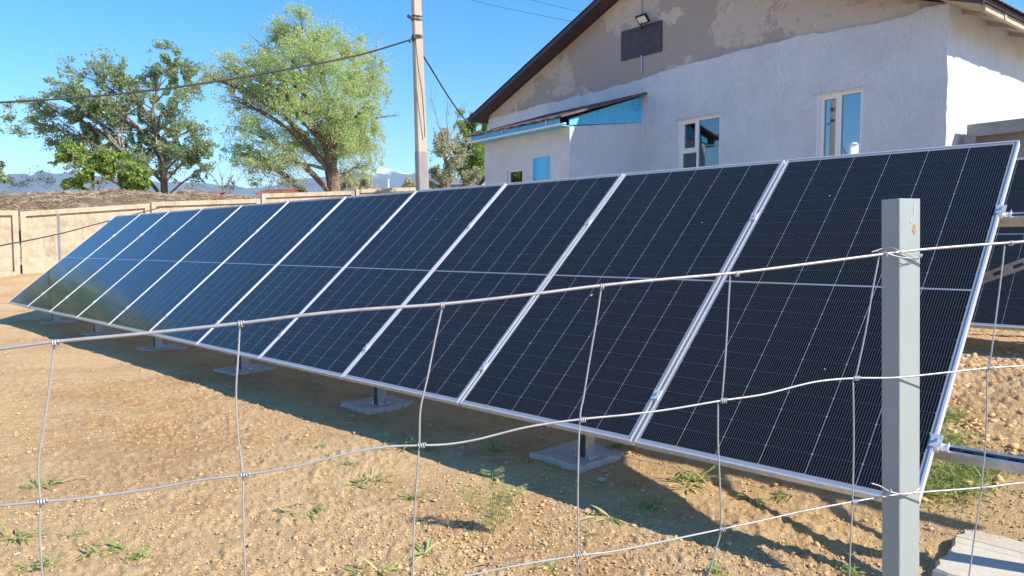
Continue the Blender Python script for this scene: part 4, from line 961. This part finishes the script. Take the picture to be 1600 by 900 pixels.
# ------------------------------------------------------------------ weeds
def surf(x, y):
    X = np.array(x); Y = np.array(y)
    return float(ground_z(X, Y) + vnoise(X*.7, Y*.7, 1)*.016 + vnoise(X*2.3, Y*2.3, 2)*.010)
def blade(mb, p, d, L, w_, bend, segs=5):
    side = V(-d.y, d.x, 0).normalized(); vs = []; q = p.copy(); dirv = d.normalized()
    for i in range(segs+1):
        f = i/segs; wd = w_*(math.sin(math.pi*min(.12+f*.88, 1))**.7)*.5
        vs += [q - side*wd, q + V(0, 0, -wd*.5), q + side*wd]
        dirv = (dirv + V(0, 0, -bend/segs)).normalized(); q = q + dirv*L/segs
    mb.add(vs, [(3*i+k, 3*i+k+1, 3*i+3+k+1, 3*i+3+k) for i in range(segs) for k in (0, 1)])
def weed(u, v, hpx, kind, label, seed):
    rr = random.Random(seed); p = gp(u, v); p.z = surf(p.x, p.y)-.004; h = hpx*p.y/FPX
    nm = {'tuft': 'grass_tuft', 'leafy': 'broadleaf_weed', 'feather': 'feathery_weed', 'bushy': 'bushy_weed'}[kind]
    mb = MB(); mt = 'leaf_weed'
    if kind == 'tuft':
        for i in range(30):
            a = rr.uniform(0, 6.28); blade(mb, p+V(rr.uniform(-1, 1), rr.uniform(-.6, .6), 0)*h*.32, V(math.cos(a), math.sin(a), rr.uniform(.3, 1.6)), h*rr.uniform(.35, 1.25), h*.045+.003, rr.uniform(.6, 2.2))
    elif kind == 'leafy':
        for i in range(12):
            a = rr.uniform(0, 6.28); blade(mb, p+V(rr.uniform(-.25, .25), rr.uniform(-.15, .15), 0)*h, V(math.cos(a), math.sin(a), rr.uniform(.2, 1.1)), h*rr.uniform(.7, 1.2), h*.13, rr.uniform(.3, 2.0), 6)
    elif kind == 'bushy':
        for i in range(40):
            a = rr.uniform(0, 6.28); q = p+V(math.cos(a), math.sin(a), 0)*h*rr.uniform(0, .5)+V(0, 0, h*rr.uniform(0, .5)); mb.tube([p, q], .0012, 4, False); a2 = rr.uniform(0, 6.28)
            blade(mb, q, V(math.cos(a2), math.sin(a2), rr.uniform(.1, 1.2)), h*rr.uniform(.2, .45), h*.07, 1, 4)
    else:
        stems = [(0, 1), (.5, .75), (-.55, .7), (.25, .55)]
        for lean, L in stems:
            a = p; tip = p + V(lean*h*.7, rr.uniform(-.1, .1)*h, h*L); pth = spline([a, a.lerp(tip, .5)+V(lean*.05*h, 0, .06*h), tip], 6)
            mb.tube(pth, [.0022*(1-.6*i/(len(pth)-1)) for i in range(len(pth))], 5, False)
            for i, q in enumerate(pth[3:]):
                for s in (-1, 1):
                    for j in range(2):
                        a_ = rr.uniform(-.6, .6); d = V(s*math.cos(a_), math.sin(a_), .25); L2 = h*.16
                        for e_ in range(5):
                            qq = q + d*L2*(e_+1)/5
                            for s2 in (-1, 1): blade(mb, qq, V(d.y*s2, -d.x*s2, .15)+d*.5, h*.05, h*.016, .4, 2)
    o = mb.build(nm, M[mt], None); return tag(o, label, 'weed', 'weeds on the bare soil')
WEEDS = [(770, 830, 104, 'feather', 'tallest feathery weed with fern-like leaves in the sun below the row'),
 (588, 752, 26, 'tuft', 'grass tuft in the sun left of the middle wire knot'), (562, 758, 20, 'leafy', 'flat leafy weed beside the grass tuft left of the wire knot'), (641, 780, 24, 'tuft', 'grass tuft just left of the wire below the middle knot'),
 (494, 806, 24, 'tuft', 'grass sprig with a long lying stem, left of the centre'), (452, 803, 16, 'leafy', 'small leafy sprig left of the lying stem'), (501, 700, 12, 'tuft', 'tiny grass sprig near the shadow edge left of centre'),
 (665, 868, 34, 'leafy', 'single curling leaf weed by the bottom centre wire'), (596, 896, 28, 'leafy', 'broad pale leaf weed at the bottom edge of the picture, centre left'), (556, 897, 20, 'tuft', 'low grass at the bottom edge left of the broad leaf weed'),
 (148, 872, 28, 'tuft', 'grass tuft at the lower left with a dark shadow'), (222, 878, 24, 'bushy', 'small dense bright bushy weed at the lower left'), (203, 862, 30, 'leafy', 'thin upright weed just behind the bushy one'), (22, 846, 30, 'tuft', 'grass tuft at the left edge of the picture'),
 (64, 760, 28, 'tuft', 'grass sprig by the left wire stay, above the knot'), (70, 890, 26, 'bushy', 'low weed behind the left wire stay near the bottom'), (113, 842, 20, 'tuft', 'long flat grass blade clump between the left tufts'), (40, 892, 22, 'tuft', 'grass patch in the bottom left corner'),
 (354, 850, 12, 'tuft', 'tiny tuft left of the second wire stay'), (545, 727, 12, 'tuft', 'small sprig above the leafy weed in the open soil'), (1086, 752, 40, 'tuft', 'tall grass clump lit under the nearest panel'), (1072, 762, 24, 'leafy', 'broad leaf weed at the foot of the lit grass clump'),
 (1172, 778, 24, 'leafy', 'leaning leaf weed right of the lit grass clump'), (1228, 778, 20, 'tuft', 'grass sprig under the nearest panel edge, right of the leaning leaf'), (1190, 790, 14, 'tuft', 'tiny sprig between the two rafter shadows'), (946, 806, 34, 'leafy', 'leafy weed at the shadow edge right of the feathery weed'),
 (920, 832, 18, 'tuft', 'small weed just below the leafy one at the shadow edge'), (848, 852, 16, 'leafy', 'small weed left of the lower middle wire'), (856, 884, 22, 'tuft', 'grass sprig over the third wire near the bottom'), (684, 895, 18, 'leafy', 'small leaf pair at the bottom edge right of the curling leaf'),
 (1122, 897, 26, 'bushy', 'bushy green weed at the bottom edge under the shadow tip'), (1328, 897, 24, 'bushy', 'fuzzy pale weed at the bottom edge left of the post'), (968, 706, 22, 'tuft', 'dry grass tuft lit at the leg pad corner'), (1022, 790, 34, 'tuft', 'thin grass standing in the panel shadow'),
 (652, 672+26, 34, 'tuft', 'thin upright grass by the middle wire knot at the shadow edge'), (780, 700, 24, 'tuft', 'thin grass in the deep shade left of the leg pad'), (1390, 812, 10, 'tuft', 'short grass partly behind the grey post')]
for i, (u, v, h_, k, lb) in enumerate(WEEDS): weed(u, v, h_*(1.0 if k == 'feather' else 1.5), k, lb, 100+i)
def patch(cs, n, h, label, seed):
    rr = random.Random(seed); mb = MB()
    for i in range(n):
        cx, cy, sx, sy = rr.choice(cs); x = rr.gauss(cx, sx); y = rr.gauss(cy, sy); a = rr.uniform(0, 6.28)
        blade(mb, V(x, y, surf(x, y)-.003), V(math.cos(a), math.sin(a), rr.uniform(.5, 2)), h*rr.uniform(.5, 1.3), .005, rr.uniform(.6, 2), 4)
    tag(mb.build('grass_patch', M['leaf_weed']), label, 'grass', kind='stuff')
c1 = gp(1465, 745); c2 = gp(1470, 790); c3 = gp(1530, 778); c4 = gp(1470, 715); c5 = gp(1570, 745)
patch([(c1.x, c1.y, .10, .12), (c2.x, c2.y, .12, .09), (c3.x, c3.y, .12, .05), (c4.x, c4.y, .07, .08)], 5200, .085, 'bright green grass growing at the foot of the nearest panel edge', 5)
patch([(c5.x+.05, c5.y, .16, .05)], 160, .04, 'low green growth under the rail at the right edge', 6)
# stones and stalks worth picking out
def stone(u, v, r, label, m='concrete', seed=0):
    rr = random.Random(seed); p = gp(u, v); vs = []; n = 10
    for j in range(1, 5):
        for i in range(n):
            a = 2*math.pi*i/n; e_ = math.pi*j/5; k = r*rr.uniform(.85, 1.12); vs.append(p+V(math.cos(a)*math.sin(e_)*k*1.2, math.sin(a)*math.sin(e_)*k, math.cos(e_)*k*.6+r*.25))
    fs = [(j*n+i, (j+1)*n+i, (j+1)*n+(i+1) % n, j*n+(i+1) % n) for j in range(3) for i in range(n)] + [tuple(range(n)), tuple(range(3*n, 4*n))[::-1]]
    tag(MB().add(vs, fs).build('stone', M[m]), label, 'stone')
stone(1521, 754, .030, 'grey stone lying beside the grass patch under the rail', seed=1)
stone(940, 750, .022, 'pale stone in the shade beside the leg pad', seed=2)
stone(341, 885+5, .020, 'rounded tan stone near the bottom left of the picture', 'pebble', 3)
stone(500+0, 892, .022, 'tan stone at the bottom edge near the broad leaf weed', 'pebble', 4)
for i, (a, b, lb) in enumerate([((735, 888), (800, 882), 'dry stick lying on the soil at the bottom centre'), ((95, 755), (140, 748), 'thin dry stalk on the soil at the left'), ((497, 790), (430, 800), 'long lying green brown stem left of centre'), ((960, 885-20), (905, 869+14), 'short twig under the third wire')]):
    p, q = gp(*a), gp(*b); p.z = surf(p.x, p.y)+.012; q.z = surf(q.x, q.y)+.015; m_ = p.lerp(q, .5)+V(0, .01, .012)
    tag(MB().tube(spline([p, m_, q], 5), .0035, 5).build('dry_stick', M['straw']), lb, 'stick')

# ------------------------------------------------------------------ mountains and air
def mountains():
    na, nr = 420, 60; az = np.radians(np.linspace(-75, 60, na)); r = np.linspace(7800, 14500, nr)
    A, RR = np.meshgrid(az, r); X = RR*np.sin(A); Y = RR*np.cos(A)
    t = (RR-7800)/6700
    crest = np.interp(np.degrees(A), [-75, -40, -33, -30, -20, -14, -12, -9.5, -7, -4, 20, 60], [1050, 1060, 1120, 1080, 1000, 1230, 1330, 1350, 1270, 1200, 1150, 1000])
    ridg = 1-np.abs(vnoise(X/900, Y/900, 61)); ridg2 = 1-np.abs(vnoise(X/350, Y/350, 62)); r3 = 1-np.abs(vnoise(X/140, Y/140, 63))
    Z = crest*np.clip(t*1.5, 0, 1)**.8*(.70+.20*ridg+.10*ridg2) + (r3-.5)*60*np.clip(t*3, 0, 1)
    Z *= np.clip((1-t)*6, 0, 1); Z -= 20
    v = np.stack([X.ravel(), Y.ravel(), Z.ravel()], 1)
    i = np.arange(nr-1)[:, None]*na; j = np.arange(na-1)[None]
    f = np.stack([i+j, i+j+1, i+na+j+1, i+na+j], -1).reshape(-1, 4)
    o = np_obj('mountains', v, f, M['mountain'], smooth=True); o['kind'] = 'structure'
mountains()
hm = bpy.data.materials.new('haze'); hm.use_nodes = True; nt = hm.node_tree; nt.nodes.remove(nt.nodes['Principled BSDF'])
pv = nt.nodes.new('ShaderNodeVolumePrincipled'); pv.inputs['Color'].default_value = (.66, .82, 1, 1); pv.inputs['Density'].default_value = 5e-5; pv.inputs['Anisotropy'].default_value = 0
nt.links.new(pv.outputs[0], nt.nodes['Material Output'].inputs['Volume'])
hz = MB().box((-31000, -31000, -60), (31000, 31000, 1500)).build('haze', hm); hz['kind'] = 'stuff'; tag(hz, 'thin blue air haze over the plain and the mountains', 'haze')

for o in list(bpy.data.objects):
    if '_local' in o: del o['_local']
